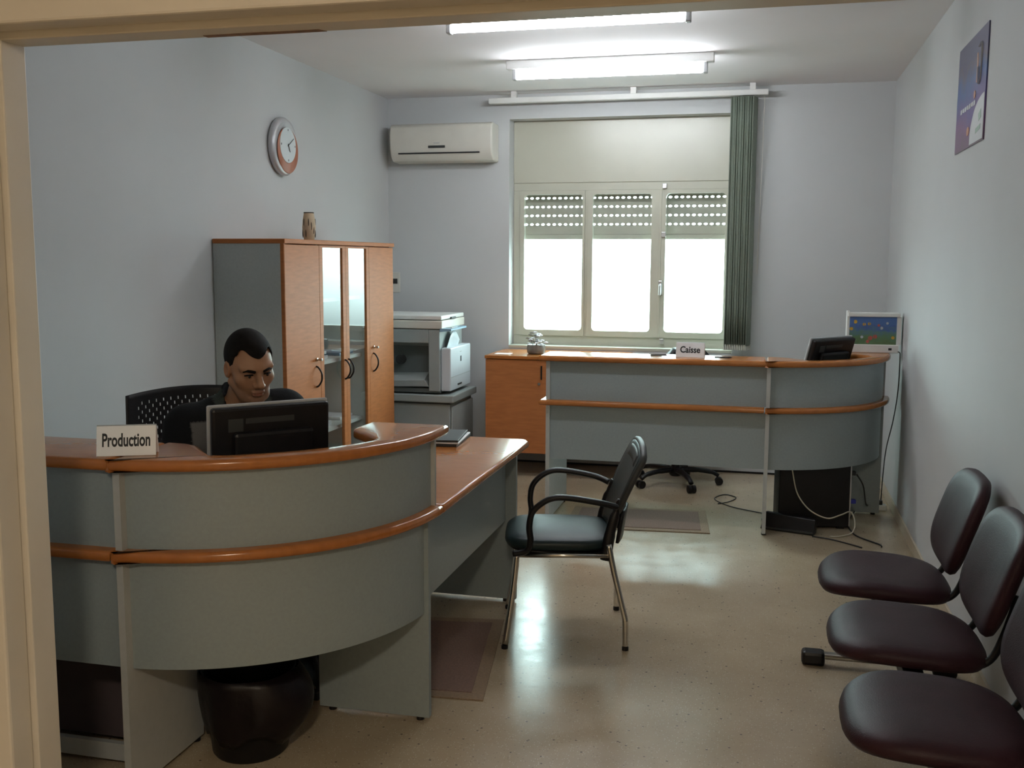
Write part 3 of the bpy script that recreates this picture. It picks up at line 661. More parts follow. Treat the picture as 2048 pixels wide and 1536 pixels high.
for i, (x, y, r_) in enumerate(((-.62, 6.16, 15), (-.24, 6.12, 4))):
    o = obj('pen', MB().tube([(-.05, 0, .006), (.04, 0, .006), (.052, 0, .006)], [.005, .005, .001], 8).xf(Matrix.Translation((x, y, ZU1)) @ Matrix.Rotation(R(r_), 4, 'Z')), 'dark_grey', smooth=60)
    tag(o, ['dark pen on the counter left of the Caisse sign', 'dark pen on the counter right of the Caisse sign'][i], 'pen', 'pens on the far counter')

# ------------------------------------------------------------------ monitors seen from behind
def monitor(c, yaw, w_, h_, zb, zt, label, tilt=8, loc_z=ZW1):
    """c: foot position, back faces -y before the yaw; zb: bottom of the screen"""
    t = thing('monitor', label, 'monitor', (c[0], c[1], loc_z), yaw, 'monitors')
    def P(n, mb, m, par=None, **k): return obj(n, mb, m, par or t, local=True, **k)
    lz = zb-loc_z
    T = Matrix.Translation((0, 0, lz)) @ Matrix.Rotation(R(-tilt), 4, 'X')
    sh = P('back_shell', B(-w_/2+.006, w_/2-.006, -.030, .004, .006, h_-.006, r=.010).xf(T), 'black_plastic')
    P('bezel', B(-w_/2, w_/2, .004, .018, 0, h_, r=.005).xf(T), 'silver_plastic')
    P('screen', B(-w_/2+.015, w_/2-.015, .018, .020, .018, h_-.015).xf(T), 'black_gloss')
    P('rear_hump', B(-w_*.33, w_*.33, -.058, -.028, h_*.12, h_*.72, r=.012).xf(T), 'black_plastic', sh)
    P('vent_strip', B(-w_*.22, w_*.18, -.032, -.028, h_*.80, h_*.86).xf(T), 'dark_grey', sh)
    P('rating_label', B(-w_*.36, -w_*.24, -.0325, -.029, h_*.72, h_*.86).xf(T), 'dark_grey', sh)
    P('stand_neck', B(-.035, .035, -.075, -.045, .01, lz+h_*.45, r=.008), 'black_plastic')
    P('stand_foot', MB().lathe([(.11, 0), (.11, .008), (.09, .014), (.03, .018)], (0, -.03, 0), 28, sy=.85), 'black_plastic', smooth=50)
    return t
monitor((-1.583, 3.043), R(45.5), .405, .30, .832, 1.14, 'black monitor with silver rim behind the Production counter', tilt=-3)
monitor((.335, 6.53), R(50), .40, .29, .86, 1.14, 'black leaning monitor behind the far curved counter', tilt=-16)
kb = obj('keyboard', B(-.21, .21, -.07, .07, 0, .018, r=.005).xf(Matrix.Translation((-1.685, 3.20, ZW1)) @ Matrix.Rotation(R(45), 4, 'Z')), 'black_plastic')
tag(kb, 'black keyboard on the desk between monitor and man', 'keyboard')

# printed light box beside the small monitor
def flower_print():
    m = bpy.data.materials.new('flower_print'); m.use_nodes = True; nt = m.node_tree; N = nt.nodes; L = nt.links; b = N['Principled BSDF']; b.inputs['Roughness'].default_value = .25
    tc = N.new('ShaderNodeTexCoord'); sx = N.new('ShaderNodeSeparateXYZ'); L.new(tc.outputs['Generated'], sx.inputs[0])
    nz = N.new('ShaderNodeTexNoise'); nz.inputs['Scale'].default_value = 7; L.new(tc.outputs['Generated'], nz.inputs[0])
    ad = N.new('ShaderNodeMath'); ad.operation = 'MULTIPLY_ADD'; ad.inputs[1].default_value = .55; L.new(nz.outputs[0], ad.inputs[0]); L.new(sx.outputs[2], ad.inputs[2])
    r = N.new('ShaderNodeValToRGB'); L.new(ad.outputs[0], r.inputs[0]); e = r.color_ramp.elements
    e[0].position = .3; e[0].color = (.10, .16, .07, 1); e[1].position = 1.2; e[1].color = (.07, .15, .38, 1)
    for p, cc in ((.55, (.10, .20, .10)), (.75, (.09, .18, .22)), (.9, (.06, .12, .33))):
        x = e.new(p); x.color = (*cc, 1)
    L.new(r.outputs[0], b.inputs['Base Color']); MATS['flower_print'] = m
flower_print()
mat('petal_yellow', (.55, .33, .03), .5); mat('petal_red', (.45, .08, .06), .5); mat('petal_pale', (.45, .5, .55), .5)
lb = thing('light_box', 'white decorative box with a flower picture by the right wall', 'lamp box', (.652, 6.80, ZU1))
BX0, BX1, BY = .492, .806, 6.76
obj('base', B(BX0, BX1, BY, BY+.09, ZU1, ZU1+.052, r=.004), 'white_plastic', lb)
obj('top_cap', B(BX0+.006, BX1+.002, BY, BY+.09, 1.25, 1.275, r=.004), 'white_plastic', lb)
obj('side_post', B(BX0, BX0+.016, BY+.01, BY+.085, ZU1+.052, 1.285, r=.003), 'white_plastic', lb)
obj('side_post', B(BX1-.014, BX1+.012, BY+.01, BY+.085, ZU1+.052, 1.25, r=.003), 'white_plastic', lb)
pc_ = obj('picture', B(BX0+.018, BX1-.016, BY+.012, BY+.018, ZU1+.05, 1.252), 'flower_print', lb)
for k in range(8): obj('picture_rib', B(BX0+.04+.032*k, BX0+.043+.032*k, BY+.0105, BY+.0125, ZU1+.052, 1.25), 'flower_print', lb)
for (u, v_, r_, m_) in [(.12, .84, .012, 'petal_yellow'), (.04, .58, .011, 'petal_yellow'), (.31, .75, .010, 'petal_yellow'), (.42, .77, .010, 'petal_yellow'), (.45, .25, .014, 'petal_red'), (.55, .30, .013, 'petal_red'), (.40, .12, .011, 'petal_red'), (.68, .62, .010, 'petal_pale'), (.80, .80, .008, 'petal_pale'), (.93, .27, .010, 'petal_yellow'), (.62, .72, .008, 'petal_red'), (.27, .28, .009, 'petal_pale')]:
    obj('printed_flower', MB().lathe([(r_, 0), (r_, -.0012)], (BX0+.018+u*.28, BY+.012, ZU1+.05+v_*.17), 10, 'y'), m_, pc_)
obj('socket', B(.745, .765, BY-.002, BY+.004, ZU1+.018, ZU1+.032), 'ink', lb)
tag(obj('lamp_cable', MB().tube(cr([(.80, BY+.02, ZU1+.008), (.808, BY-.02, ZU1+.008), (.812, 6.72, ZU1-.02), (.810, 6.72, .80), (.80, 6.80, .60), (.77, 6.84, .40), (.76, 6.86, .2), (.755, 6.86, .05), (.745, 6.85, .03)], 5), .0035, 6), 'cable_black', smooth=180), 'thin black cable hanging from the lamp box down to the floor', 'cable')

# ------------------------------------------------------------------ computers under the far desk, with cables and power strip
pcw = thing('computer_tower', 'black desktop computer tower standing under the far curved desk', 'computer', (.30, 6.36, 0), R(9))
def PW(n, mb, m, par=None, **k): return obj(n, mb, m, par or pcw, local=True, **k)
cs = PW('case', B(-.21, .205, -.10, .09, .012, .40, r=.005), 'black_plastic')
PW('rear_plate', B(.205, .212, -.095, .085, .018, .395), 'steel')
PW('power_unit', B(.211, .217, -.085, .075, .30, .38), 'dark_grey', cs); PW('power_plug', B(.215, .245, -.06, -.03, .32, .345, r=.003), 'cable_black', cs)
PW('port_block', B(.211, .216, -.085, -.03, .13, .28), 'silver_plastic', cs); PW('video_plug', B(.214, .25, -.07, -.04, .15, .175, r=.003), 'vga_blue', cs)
PW('slot_cover', B(.211, .215, -.08, .06, .03, .11), 'silver_plastic', cs); PW('vent_fan', MB().lathe([(.035, 0), (.035, .006)], (.211, .03, .24), 20, 'x'), 'dark_grey', cs)
PW('foot', B(-.19, -.15, -.09, .08, 0, .012), 'black_plastic', cs); PW('foot', B(.14, .18, -.09, .08, 0, .012), 'black_plastic', cs)
bx = thing('black_device', 'low black box leaning before the computer tower on the floor', 'device', (.155, 6.16, 0), R(-17))
obj('housing', MB().add([(-.15, -.03, 0), (.17, -.03, 0), (.17, .04, 0), (-.15, .04, 0), (-.13, .0, .10), (.17, .0, .09), (.17, .04, .09), (-.13, .04, .10)], [(0, 3, 2, 1), (4, 5, 6, 7), (0, 1, 5, 4), (1, 2, 6, 5), (2, 3, 7, 6), (3, 0, 4, 7)]), 'black_plastic', bx, local=True, bevel=.006)
obj('front_lip', B(-.14, .165, -.034, -.022, .01, .02), 'dark_grey', bx, local=True)
ps = thing('power_strip', 'white power strip on the floor by the right wall', 'power strip', (.70, 6.86, 0))
obj('body', B(.60, .79, 6.83, 6.885, 0, .035, r=.005), 'white_plastic', ps)
for k in range(3): obj('plug', B(.62+.055*k, .655+.055*k, 6.84, 6.875, .035, .065, r=.006), 'cable_black', ps)
def cable(pts, r_, m_, label, n=6): return tag(obj('cable', MB().tube(cr(pts, n), r_, 6), m_, smooth=180), label, 'cable')
cable([(.17, 6.12, .43), (.18, 6.12, .36), (.21, 6.12, .24), (.28, 6.11, .15), (.38, 6.11, .105), (.46, 6.15, .12), (.52, 6.22, .125), (.545, 6.21, .07), (.53, 6.17, .015), (.46, 6.10, .005), (.40, 6.08, .005)], .0042, 'cable_white', 'cream cable looping down in front of the computer tower')
cable([(.555, 6.33, .33), (.60, 6.40, .25), (.63, 6.52, .12), (.66, 6.70, .06), (.672, 6.85, .058)], .0045, 'cable_black', 'black power cable from the computer tower to the power strip')
cable([(.30, 6.06, .005), (.40, 6.02, .005), (.50, 5.94, .005), (.56, 5.88, .005)], .004, 'cable_black', 'dark cable on the floor in front of the black device')
cable([(.62, 6.85, .03), (.56, 6.62, .005), (.52, 6.42, .005), (.535, 6.20, .005), (.57, 6.10, .005), (.66, 5.98, .005), (.67, 5.93, .005)], .0045, 'cable_black', 'black cable running over the floor from the power strip')
cable([(.08, 6.52, .004), (-.10, 6.62, .004), (-.22, 6.72, .004), (-.30, 6.88, .004), (-.24, 7.02, .004), (-.16, 6.95, .004), (-.20, 6.82, .004), (-.27, 6.74, .004)], .0032, 'cable_black', 'thin dark cable curled on the floor behind the far desk')

# ------------------------------------------------------------------ floor mats
def floor_mat(pts, label, border=.05):
    t = thing('floor_mat', label, 'mat', (sum(p[0] for p in pts)/4, sum(p[1] for p in pts)/4, 0), 0, 'floor mats')
    def bil(u, v): 
        a, b, c, d = [Vector(p) for p in pts]; return (a*(1-u)+b*u)*(1-v)+(d*(1-u)+c*u)*v
    def top(u, v):
        q = bil(u, v); return (q.x, q.y, .007+.0025*math.sin(u*9)*(1 if v < .1 else 0))
    w_ = (Vector(pts[1])-Vector(pts[0])).length; h_ = (Vector(pts[3])-Vector(pts[0])).length
    outl = [bil(u, v)[:] for u, v in ((0, 0), (.5, 0), (1, 0), (1, .5), (1, 1), (.5, 1), (0, 1), (0, .5))]
    obj('border', MB().slab(outl, 0, .006, .002, 2), 'mat_border', t)
    bu, bv = border/w_, border/h_
    inn = [bil(u, v)[:] for u, v in ((bu, bv), (1-bu, bv), (1-bu, 1-bv), (bu, 1-bv))]
    obj('weave', MB().slab(inn, .004, .009, .002, 2), 'mat_fibre', t)
floor_mat([(-1.56, 3.385), (-.955, 3.43), (-1.09, 4.265), (-1.66, 4.17)], 'brown woven floor mat beneath the side desk')
floor_mat([(-1.14, 5.90), (-.28, 5.975), (-.34, 6.52), (-1.17, 6.44)], 'brown woven floor mat in front of the far desk')

# ------------------------------------------------------------------ notebook pile on the side desk
for i, (dz, m_, dx) in enumerate(((0, 'dark_grey', 0), (.013, 'paper', .004), (.021, 'dark_grey', -.004))):
    h_ = (.012, .007, .009)[i]
    o = obj('notebook', B(-.105, .105, -.15, .15, 0, h_, r=.002).xf(Matrix.Translation((-1.455+dx, 4.50, ZW1+dz)) @ Matrix.Rotation(R(4+i*2), 4, 'Z')), m_)
    tag(o, ['dark notebook at the bottom of the pile on the side desk', 'white paper pad between the two dark notebooks on the side desk', 'dark notebook on top of the pile on the side desk'][i], 'notebook', 'notebook pile')

# ------------------------------------------------------------------ waste bin with a black bag
wb_ = thing('waste_bin', 'black waste bin with a bin bag under the curved front desk', 'bin', (-1.60, 2.90, 0))
obj('bucket', MB().lathe([(.115, 0), (.122, .01), (.148, .27), (.152, .28), (.146, .28), (.118, .02)], (-1.60, 2.90, 0), 32), 'black_plastic', wb_, smooth=50)
def bag(u, v):
    a = 2*math.pi*u; z = .287-.215*v+.018*math.sin(5*a)*v
    rr = .130+.1*z+.003*math.sin(7*a+v*3)+.004*math.sin(13*a+1)*v+.010*math.sin(v*3.1)
    rr += (.055*max(0, math.cos(a-.1))**2)*math.sin(v*2.9)
    return (-1.60+rr*math.cos(a), 2.90+rr*math.sin(a), z)
obj('bin_bag', MB().grid(bag, 48, 8), 'bin_bag', wb_, smooth=180, solid=.002)
hb = thing('hanging_cable_bundle', 'dark cable hanging beside the side panel under the front desk', 'cable', (-1.54, 3.30, 0))
obj('cord', MB().tube(cr([(-1.535, 3.30, .70), (-1.55, 3.31, .4), (-1.56, 3.30, .2), (-1.545, 3.30, .1), (-1.55, 3.31, .006)]), .009, 8), 'cable_black', hb, smooth=180)
obj('plug', B(-1.575, -1.535, 3.28, 3.31, .0, .035, r=.006), 'cable_black', hb)

# ------------------------------------------------------------------ visitor chair in front of the side desk (local x is forward)
vc = thing('visitor_chair', 'black armchair with chrome legs and dark green vinyl seat by the side desk', 'chair', (-.817, 4.24, 0), R(192.5))
def V(n, mb, m, par=None, **k): return obj(n, mb, m, par or vc, local=True, **k)
def cushion(w0, w1, d0, d1, zf, pw=4, n=18, th=.05, crown=.012):
    """rounded pad: x from d0 (back) to d1 (front)"""
    m = MB(); ring_ = []
    for k in range(40):
        a = 2*math.pi*k/40; c, s = math.cos(a), math.sin(a)
        rx = abs(c)**(2/pw)*(1 if c > 0 else -1); ry = abs(s)**(2/pw)*(1 if s > 0 else -1); ring_.append((rx, ry))
    prof = [(0, 0, 1), (.90, 0, 1), (.97, .15, 1), (1, .45, 1), (.985, .75, 1), (.93, .95, 1), (.80, 1.08, 1), (.5, 1.2, 1), (.0, 1.25, 1)]
    vs = []
    for (q, h, _) in prof:
        for (rx, ry) in ring_:
            x = (d0+d1)/2+(d1-d0)/2*rx*q; wloc = w0+(w1-w0)*((x-d0)/(d1-d0)); vs.append((x, wloc*ry*q, zf(x)+th*h+ (crown if q < .9 and h > 1 else 0)*(1-q)))
    N_ = 40; fs = [(i*N_+k, i*N_+(k+1) % N_, (i+1)*N_+(k+1) % N_, (i+1)*N_+k) for i in range(len(prof)-1) for k in range(N_)]
    return m.add(vs, fs)
V('seat', cushion(.225, .235, -.21, .255, lambda x: .405+.01*max(0, x)-.06*max(0, x-.19), th=.05), 'green_vinyl', smooth=180)
V('seat_shell', cushion(.215, .225, -.20, .24, lambda x: .385+.012*math.sin(x*8), th=.018, crown=0), 'black_plastic', smooth=180)
for s in (-1, 1):
    fl = V('leg', MB().tube(cr([(.20, s*.225, .40), (.215, s*.232, .25), (.248, s*.245, .012)], 5), .0125, 12), 'chrome', smooth=180)
    V('leg_cap', MB().lathe([(.014, 0), (.014, .014)], (.249, s*.245, 0), 12), 'black_plastic', fl)
    rl = V('leg', MB().tube(cr([(-.175, s*.222, .44), (-.20, s*.227, .32), (-.242, s*.24, .15), (-.248, s*.244, .11), (-.249, s*.245, .012)], 5), .0125, 12), 'chrome', smooth=180)
    V('leg_cap', MB().lathe([(.014, 0), (.014, .014)], (-.249, s*.245, 0), 12), 'black_plastic', rl)
    V('seat_rail', MB().tube([(.20, s*.222, .392), (-.19, s*.222, .392)], .011, 10), 'chrome', smooth=180)
    V('armrest', MB().tube(cr([(-.205, s*.235, .60), (-.14, s*.262, .622), (.0, s*.270, .645), (.075, s*.268, .635), (.135, s*.262, .585), (.15, s*.255, .52), (.145, s*.248, .46), (.16, s*.243, .415), (.215, s*.235, .40)], 6), [.017]*49, 10, flat=.75), 'black_plastic', smooth=180)
    V('upright', MB().tube(cr([(-.165, s*.205, .37), (-.18, s*.20, .47), (-.20, s*.195, .55), (-.225, s*.19, .62)], 5), [.02]*6+[.018]*5+[.013]*5, 10, flat=1.2), 'black_plastic', smooth=180)
def bk(u, v):
    uu = 2*u-1; wv = .150+.062*math.sin(v*2.1)**1.0; top = 1-.10*abs(uu)**3*v
    return (-.198-.125*v**1.2+.016*uu*uu*(1-.3*v), uu*wv, .46+.365*v*top)
V('backrest', MB().grid(bk, 14, 14), 'green_vinyl', smooth=180, solid=.026)
def hd_(u, v):
    uu = 2*u-1; p_ = bk(.5+uu*.36, .82+.13*v); return (p_[0]+.0135, p_[1], p_[2])
V('hand_slot', MB().grid(hd_, 8, 3), 'dark_grey', smooth=180, solid=.004)
def rim_pts():
    P = [bk(0, v) for v in (.3, .5, .7, .85, 1.0)]+[bk(u, 1.0) for u in (.15, .3, .5, .7, .85, 1)]+[bk(1, v) for v in (.85, .7, .5, .3)]
    return cr([(p[0], p[1], p[2]) for p in P], 4)
V('back_rim', MB().tube(rim_pts(), .015, 8), 'dark_grey', smooth=180)
V('lumbar_plate', MB().grid(lambda u, v: (bk(u, .02+.2*v)[0]-.05+.02*abs(2*u-1), (2*u-1)*.17, .43+.13*v), 8, 4), 'black_plastic', smooth=180, solid=.012)

# ------------------------------------------------------------------ beam bench with three seats by the right wall
bn = thing('beam_bench', 'three-seat waiting bench with black vinyl pads along the right wall', 'bench', (.47, 3.33, 0))
obj('beam', B(.43, .49, 2.30, 4.36, .335, .385, r=.004), 'black_plastic', bn)
for y in (4.10, 2.55):
    lg = obj('leg', B(.435, .485, y-.025, y+.025, .04, .335, r=.006), 'black_plastic', bn)
    obj('foot_bar', B(.24, .70, y-.022, y+.022, .028, .050, r=.008), 'chrome', lg)
    for x, d in ((.225, 1), (.715, -1)):
        obj('foot_pad', B(x-.045, x+.045, y-.032, y+.032, 0, .058, r=.014), 'black_plastic', lg)
def pad(cx, cy, hw, hd_, th, M, pw=3.0):
    """rounded pad in local x (depth) / y (width), crowned in z, then placed by M"""
    m = MB(); N_ = 44; vs = []
    prof = [(.0, -.25), (.55, -.25), (.86, -.2), (.96, -.05), (1.0, .25), (.985, .55), (.93, .80), (.80, .95), (.55, 1.03), (.25, 1.06), (0, 1.07)]
    for (q, h) in prof:
        for k in range(N_):
            a = 2*math.pi*k/N_; c, s = math.cos(a), math.sin(a)
            rx = abs(c)**(2/pw)*(1 if c > 0 else -1); ry = abs(s)**(2/pw)*(1 if s > 0 else -1)
            x, y = hd_*rx*q, hw*ry*q
            vs.append(M @ Vector((x, y, th*h+cx*(x/hd_)**2*abs(x/hd_)*(1 if x < 0 else .3)+cy*(y/hw)**2)))
    return m.add(vs, [(i*N_+k, i*N_+(k+1) % N_, (i+1)*N_+(k+1) % N_, (i+1)*N_+k) for i in range(len(prof)-1) for k in range(N_)])
for y in (3.95, 3.33, 2.71):
    M = Matrix.Translation((.455, y, .408)) @ Matrix.Rotation(R(2.5), 4, 'Y')
    se = obj('seat', pad(-.03, .004, .255, .232, .052, M), 'black_vinyl', bn, smooth=180)
    obj('seat_bracket', B(.36, .56, y-.11, y+.11, .385, .40, r=.004), 'black_plastic', se)
    M = Matrix.Translation((.735, y-.015, .655)) @ Matrix.Rotation(R(-72), 4, 'Y')
    ba = obj('backrest', pad(0, .03, .245, .185, .045, M, pw=3.4), 'black_vinyl', bn, smooth=180)
    for s in (-1, 1):
        obj('back_tube', MB().tube(cr([(.50, y+s*.13, .392), (.62, y+s*.14, .392), (.68, y+s*.145, .42), (.715, y+s*.145, .50), (.748, y+s*.14, .62)], 5), .012, 8), 'black_plastic', ba, smooth=180)

# ------------------------------------------------------------------ swivel chairs
def swivel(loc, rot, label, perforated, seat_z, back_z0, back_z1, hw, name, lean=.06, base=18):
    """local x forward"""
    t = thing(name, label, 'chair', loc, rot)
    def P(n, mb, m, par=None, **k): return obj(n, mb, m, par or t, local=True, **k)
    hub = P('hub', MB().lathe([(.035, .06), (.045, .075), (.045, .12), (.028, .13), (.028, seat_z-.05)], (0, 0, 0), 16), 'black_plastic', smooth=50)
    for k in range(5):
        a = R(72*k+base); d = Vector((math.cos(a), math.sin(a), 0))
        lg = P('leg', MB().tube(cr([d*.03+Vector((0, 0, .105)), d*.16+Vector((0, 0, .105)), d*.26+Vector((0, 0, .09)), d*.305+Vector((0, 0, .066))], 4), [.026]*4+[.022]*4+[.018]*5, 8, flat=.8), 'black_plastic', smooth=180)
        n_ = Vector((-d.y, d.x, 0)); c0 = d*.31+Vector((0, 0, .028))
        ca = MB()
        for s in (-1, 1):
            ca.tube([c0+n_*s*.006, c0+n_*s*.026], .028, 14)
        P('caster', ca, 'black_plastic', lg, smooth=40)
    P('seat', pad(-.02, .01, .24, .235, .06, Matrix.Translation((.02, 0, seat_z-.055))), 'black_vinyl', smooth=180)
    for s in (-1, 1):
        P('armrest', MB().tube(cr([(-.12, s*.24, seat_z-.06), (-.10, s*.29, seat_z+.05), (-.12, s*.295, seat_z+.18), (-.02, s*.295, seat_z+.205), (.12, s*.29, seat_z+.20)], 5), .016, 8), 'black_plastic', smooth=180)
    P('back_support', MB().tube(cr([(-.10, 0, seat_z-.07), (-.25, 0, seat_z-.06), (-.285, 0, seat_z+.08), (-.30-lean, 0, back_z0+.15)], 5), .022, 8), 'black_plastic', smooth=180)
    def sf(u, v):
        uu = 2*u-1; return Vector((-.27-lean*v+.075*uu*uu, uu*hw*(1-(.06*v if perforated else .5*v**5)), back_z0+(back_z1-back_z0)*(v+.045*(1-uu*uu)*v)))
    m = MB()
    if perforated:
        nu, nv = 36, 25
        for j in range(nv):
            for i in range(nu):
                u0, u1, v0, v1 = i/nu, (i+1)/nu, j/nv, (j+1)/nv
                hole = 3 <= i < nu-3 and 3 <= j < nv-2 and (i+j) % 2 == 0
                cn = [sf(u1, v1), sf(u0, v1), sf(u0, v0), sf(u1, v0)]
                if not hole: m.add(cn, [(0, 1, 2, 3)]); continue
                uc, vc_ = (u0+u1)/2, (v0+v1)/2; inn = [sf(uc+.24/nu*math.cos(R(a)), vc_+.46/nv*math.sin(R(a))) for a in (45, 135, 225, 315)]
                m.add(cn+inn, [(0, 1, 5, 4), (1, 2, 6, 5), (2, 3, 7, 6), (3, 0, 4, 7)])
    else: m.grid(lambda u, v: sf(u, v), 16, 12)
    P('backrest', m, 'black_plastic', smooth=180, solid=.004 if perforated else .05)
    return t
swivel((-2.125, 3.60, 0), R(-46), 'black swivel chair with a perforated back behind the seated man', True, .41, .60, 1.045, .29, 'office_chair')
swivel((-.60, 7.30, 0), R(-100), 'black swivel chair behind the far desk on a five-star base', False, .47, .56, .94, .20, 'office_chair', lean=.08, base=36)

# ------------------------------------------------------------------ the seated man: one continuous skin built as a distance field
FW = np.array([math.cos(R(-47)), math.sin(R(-47)), 0.]); LF = np.array([-FW[1], FW[0], 0.]); UP = np.array([0, 0, 1.])
class Field:
    def __init__(s, xs, ys, zs):
        s.a = [np.asarray(v, float) for v in (xs, ys, zs)]; s.d = np.full([len(v) for v in s.a], .5)
    def sub(s, lo, hi):
        sl = []
        for v, a, b in zip(s.a, lo, hi):
            i, j = np.searchsorted(v, a), np.searchsorted(v, b); sl.append(slice(max(0, i-1), min(len(v), j+1)))
        G = np.stack(np.meshgrid(*[v[q] for v, q in zip(s.a, sl)], indexing='ij'), -1); return tuple(sl), G
    def mix(s, sl, d, k, op='add'):
        o = s.d[sl]
        if op == 'add':
            h = np.clip(.5+.5*(o-d)/k, 0, 1); s.d[sl] = o*(1-h)+d*h-k*h*(1-h)
        else:
            h = np.clip(.5-.5*(o+d)/k, 0, 1); s.d[sl] = o*(1-h)-d*h+k*h*(1-h)
    def cap(s, a, b, ra, rb, k=.02, op='add', m=.10):
        a, b = np.array(a, float), np.array(b, float); r = max(ra, rb)+m
        sl, G = s.sub(np.minimum(a, b)-r, np.maximum(a, b)+r); ab = b-a
        t_ = np.clip(((G-a)@ab)/max(ab@ab, 1e-9), 0, 1); s.mix(sl, np.linalg.norm(G-a-t_[..., None]*ab, axis=-1)-(ra+(rb-ra)*t_), k, op)
    def ell(s, c, r, Rm=None, k=.02, op='add', m=.08):
        c = np.array(c, float); r = np.array(r, float); q = r.max()+m; sl, G = s.sub(c-q, c+q); L_ = G-c
        if Rm is not None: L_ = L_@Rm          # columns of Rm are the local axes
        k0 = np.linalg.norm(L_/r, axis=-1); k1 = np.linalg.norm(L_/(r*r), axis=-1)+1e-9; s.mix(sl, k0*(k0-1)/k1, k, op)
    def half(s, p, n):
        """cut away everything on the side n points to"""
        G = np.stack(np.meshgrid(*s.a, indexing='ij'), -1); s.d = np.maximum(s.d, (G-np.array(p))@np.array(n))
    def mesh(s):
        d = s.d; ins = d < 0; sh = [n-1 for n in d.shape]
        cnt = np.zeros(sh); pos = np.zeros(sh+[3]); X = s.a
        for ax in range(3):
            for o1 in (0, 1):
                for o2 in (0, 1):
                    o = [0, 0, 0]; others = [q for q in range(3) if q != ax]; o[others[0]] = o1; o[others[1]] = o2
                    s0 = tuple(slice(o[q], o[q]+sh[q]) for q in range(3)); o2_ = list(o); o2_[ax] += 1; s1 = tuple(slice(o2_[q], o2_[q]+sh[q]) for q in range(3))
                    A, B_ = d[s0], d[s1]; cr_ = (A < 0) != (B_ < 0); t_ = np.where(cr_, A/np.where(cr_, A-B_, 1), 0)
                    for q in range(3):
                        v0 = X[q][s0[q]]; v1 = X[q][s1[q]]; shp = [1, 1, 1]; shp[q] = -1
                        v0 = v0.reshape(shp); v1 = v1.reshape(shp)
                        pos[..., q] += np.where(cr_, v0+(v1-v0)*t_, 0)
                    cnt += cr_
        act = cnt > 0; idx = -np.ones(sh, int); idx[act] = np.arange(act.sum()); V_ = pos[act]/cnt[act][:, None]; Fs = []
        for ax in range(3):
            b, c = [(1, 2), (2, 0), (0, 1)][ax]
            s0 = [slice(None)]*3; s1 = [slice(None)]*3; s0[ax] = slice(0, -1); s1[ax] = slice(1, None)
            A, B_ = ins[tuple(s0)], ins[tuple(s1)]; E_ = np.argwhere(A != B_)
            ok = (E_[:, b] > 0) & (E_[:, c] > 0) & (E_[:, b] < sh[b]) & (E_[:, c] < sh[c]); E_ = E_[ok]
            fl = A[tuple(E_.T)]
            def at(db, dc):
                q = E_.copy(); q[:, b] += db; q[:, c] += dc; return idx[tuple(q.T)]
            Q = np.stack([at(-1, -1), at(0, -1), at(0, 0), at(-1, 0)], 1); Q[~fl] = Q[~fl][:, ::-1]; Fs.append(Q)
        Fq = np.concatenate(Fs); Fq = Fq[(Fq >= 0).all(1)]; return V_, Fq
def field_obj(name, fd, m, parent, tone=None):
    V_, Fq = fd.mesh(); off = np.array(BASE[parent]); me = bpy.data.meshes.new(name)
    me.from_pydata((V_-off).tolist(), [], Fq.tolist()); me.materials.append(MATS[m])
    for p_ in me.polygons: p_.use_smooth = True
    if tone is not None:
        c = np.ones((len(V_), 4)); c[:, :3] = tone(V_); ca = me.color_attributes.new('tone', 'FLOAT_COLOR', 'POINT'); ca.data.foreach_set('color', c.ravel())
    o = bpy.data.objects.new(name, me); COL.objects.link(o); o.parent = parent; BASE[o] = BASE[parent]; return o
def span(*seg):
    out = []
    for a, b, h in seg: out += list(np.arange(a, b-1e-6, h))
    return np.array(out+[seg[-1][1]])
man = thing('person', 'seated man in a black sweater leaning towards the monitor', 'person', (-2.03, 3.66, 0))
HC = np.array([-1.822, 3.365, 1.212])                     # centre of the head
hy_, hp_ = R(-41), R(15)                                 # where the face points, and how far it looks down
hf = np.array([math.cos(hy_)*math.cos(hp_), math.sin(hy_)*math.cos(hp_), -math.sin(hp_)]); hl = np.array([-math.sin(hy_), math.cos(hy_), 0.]); rollh = R(4)
hu = np.cross(hf, hl); hl, hu = hl*math.cos(rollh)+hu*math.sin(rollh), hu*math.cos(rollh)-hl*math.sin(rollh)
HS = 1.04
HM = np.stack([-hl, hf, hu], 1)                          # local x = right of the face, y = forward, z = up
def hp(x, y, z): return HC+HM@(np.array([x, y, z])*HS)
PEL = np.array([-2.05, 3.68, .50]); NB = np.array([-1.915, 3.455, 1.035]); CH = np.array([-1.985, 3.53, .86]); BE = np.array([-2.03, 3.63, .66])
SHR = NB-LF*.195+np.array([0, 0, -.055])-FW*.0; SHL = NB+LF*.175+np.array([0, 0, -.02])
ELR = SHR-LF*.065+FW*.10+np.array([0, 0, -.20]); ELL = SHL+LF*.07+FW*.07+np.array([0, 0, -.235])
WRR = np.array([-1.86, 3.16, .80]); WRL = np.array([-1.635, 3.375, .80])
def torso(f, g=0.):
    f.ell(PEL+UP*.03, (.12+g, .165+g, .12+g), np.stack([FW, LF, UP], 1), .05)
    f.cap(PEL, BE, .125+g, .12+g, .05); f.cap(BE, CH, .12+g, .125+g, .05)
    f.cap(CH-LF*.06, CH+LF*.06, .115+g, .115+g, .05); f.cap(SHR+LF*.05-UP*.02, SHL-LF*.05-UP*.02, .075+g, .075+g, .06)
    f.cap(NB-LF*.08-UP*.015-FW*.02, NB+LF*.08-UP*.015-FW*.02, .05+g, .05+g, .06)
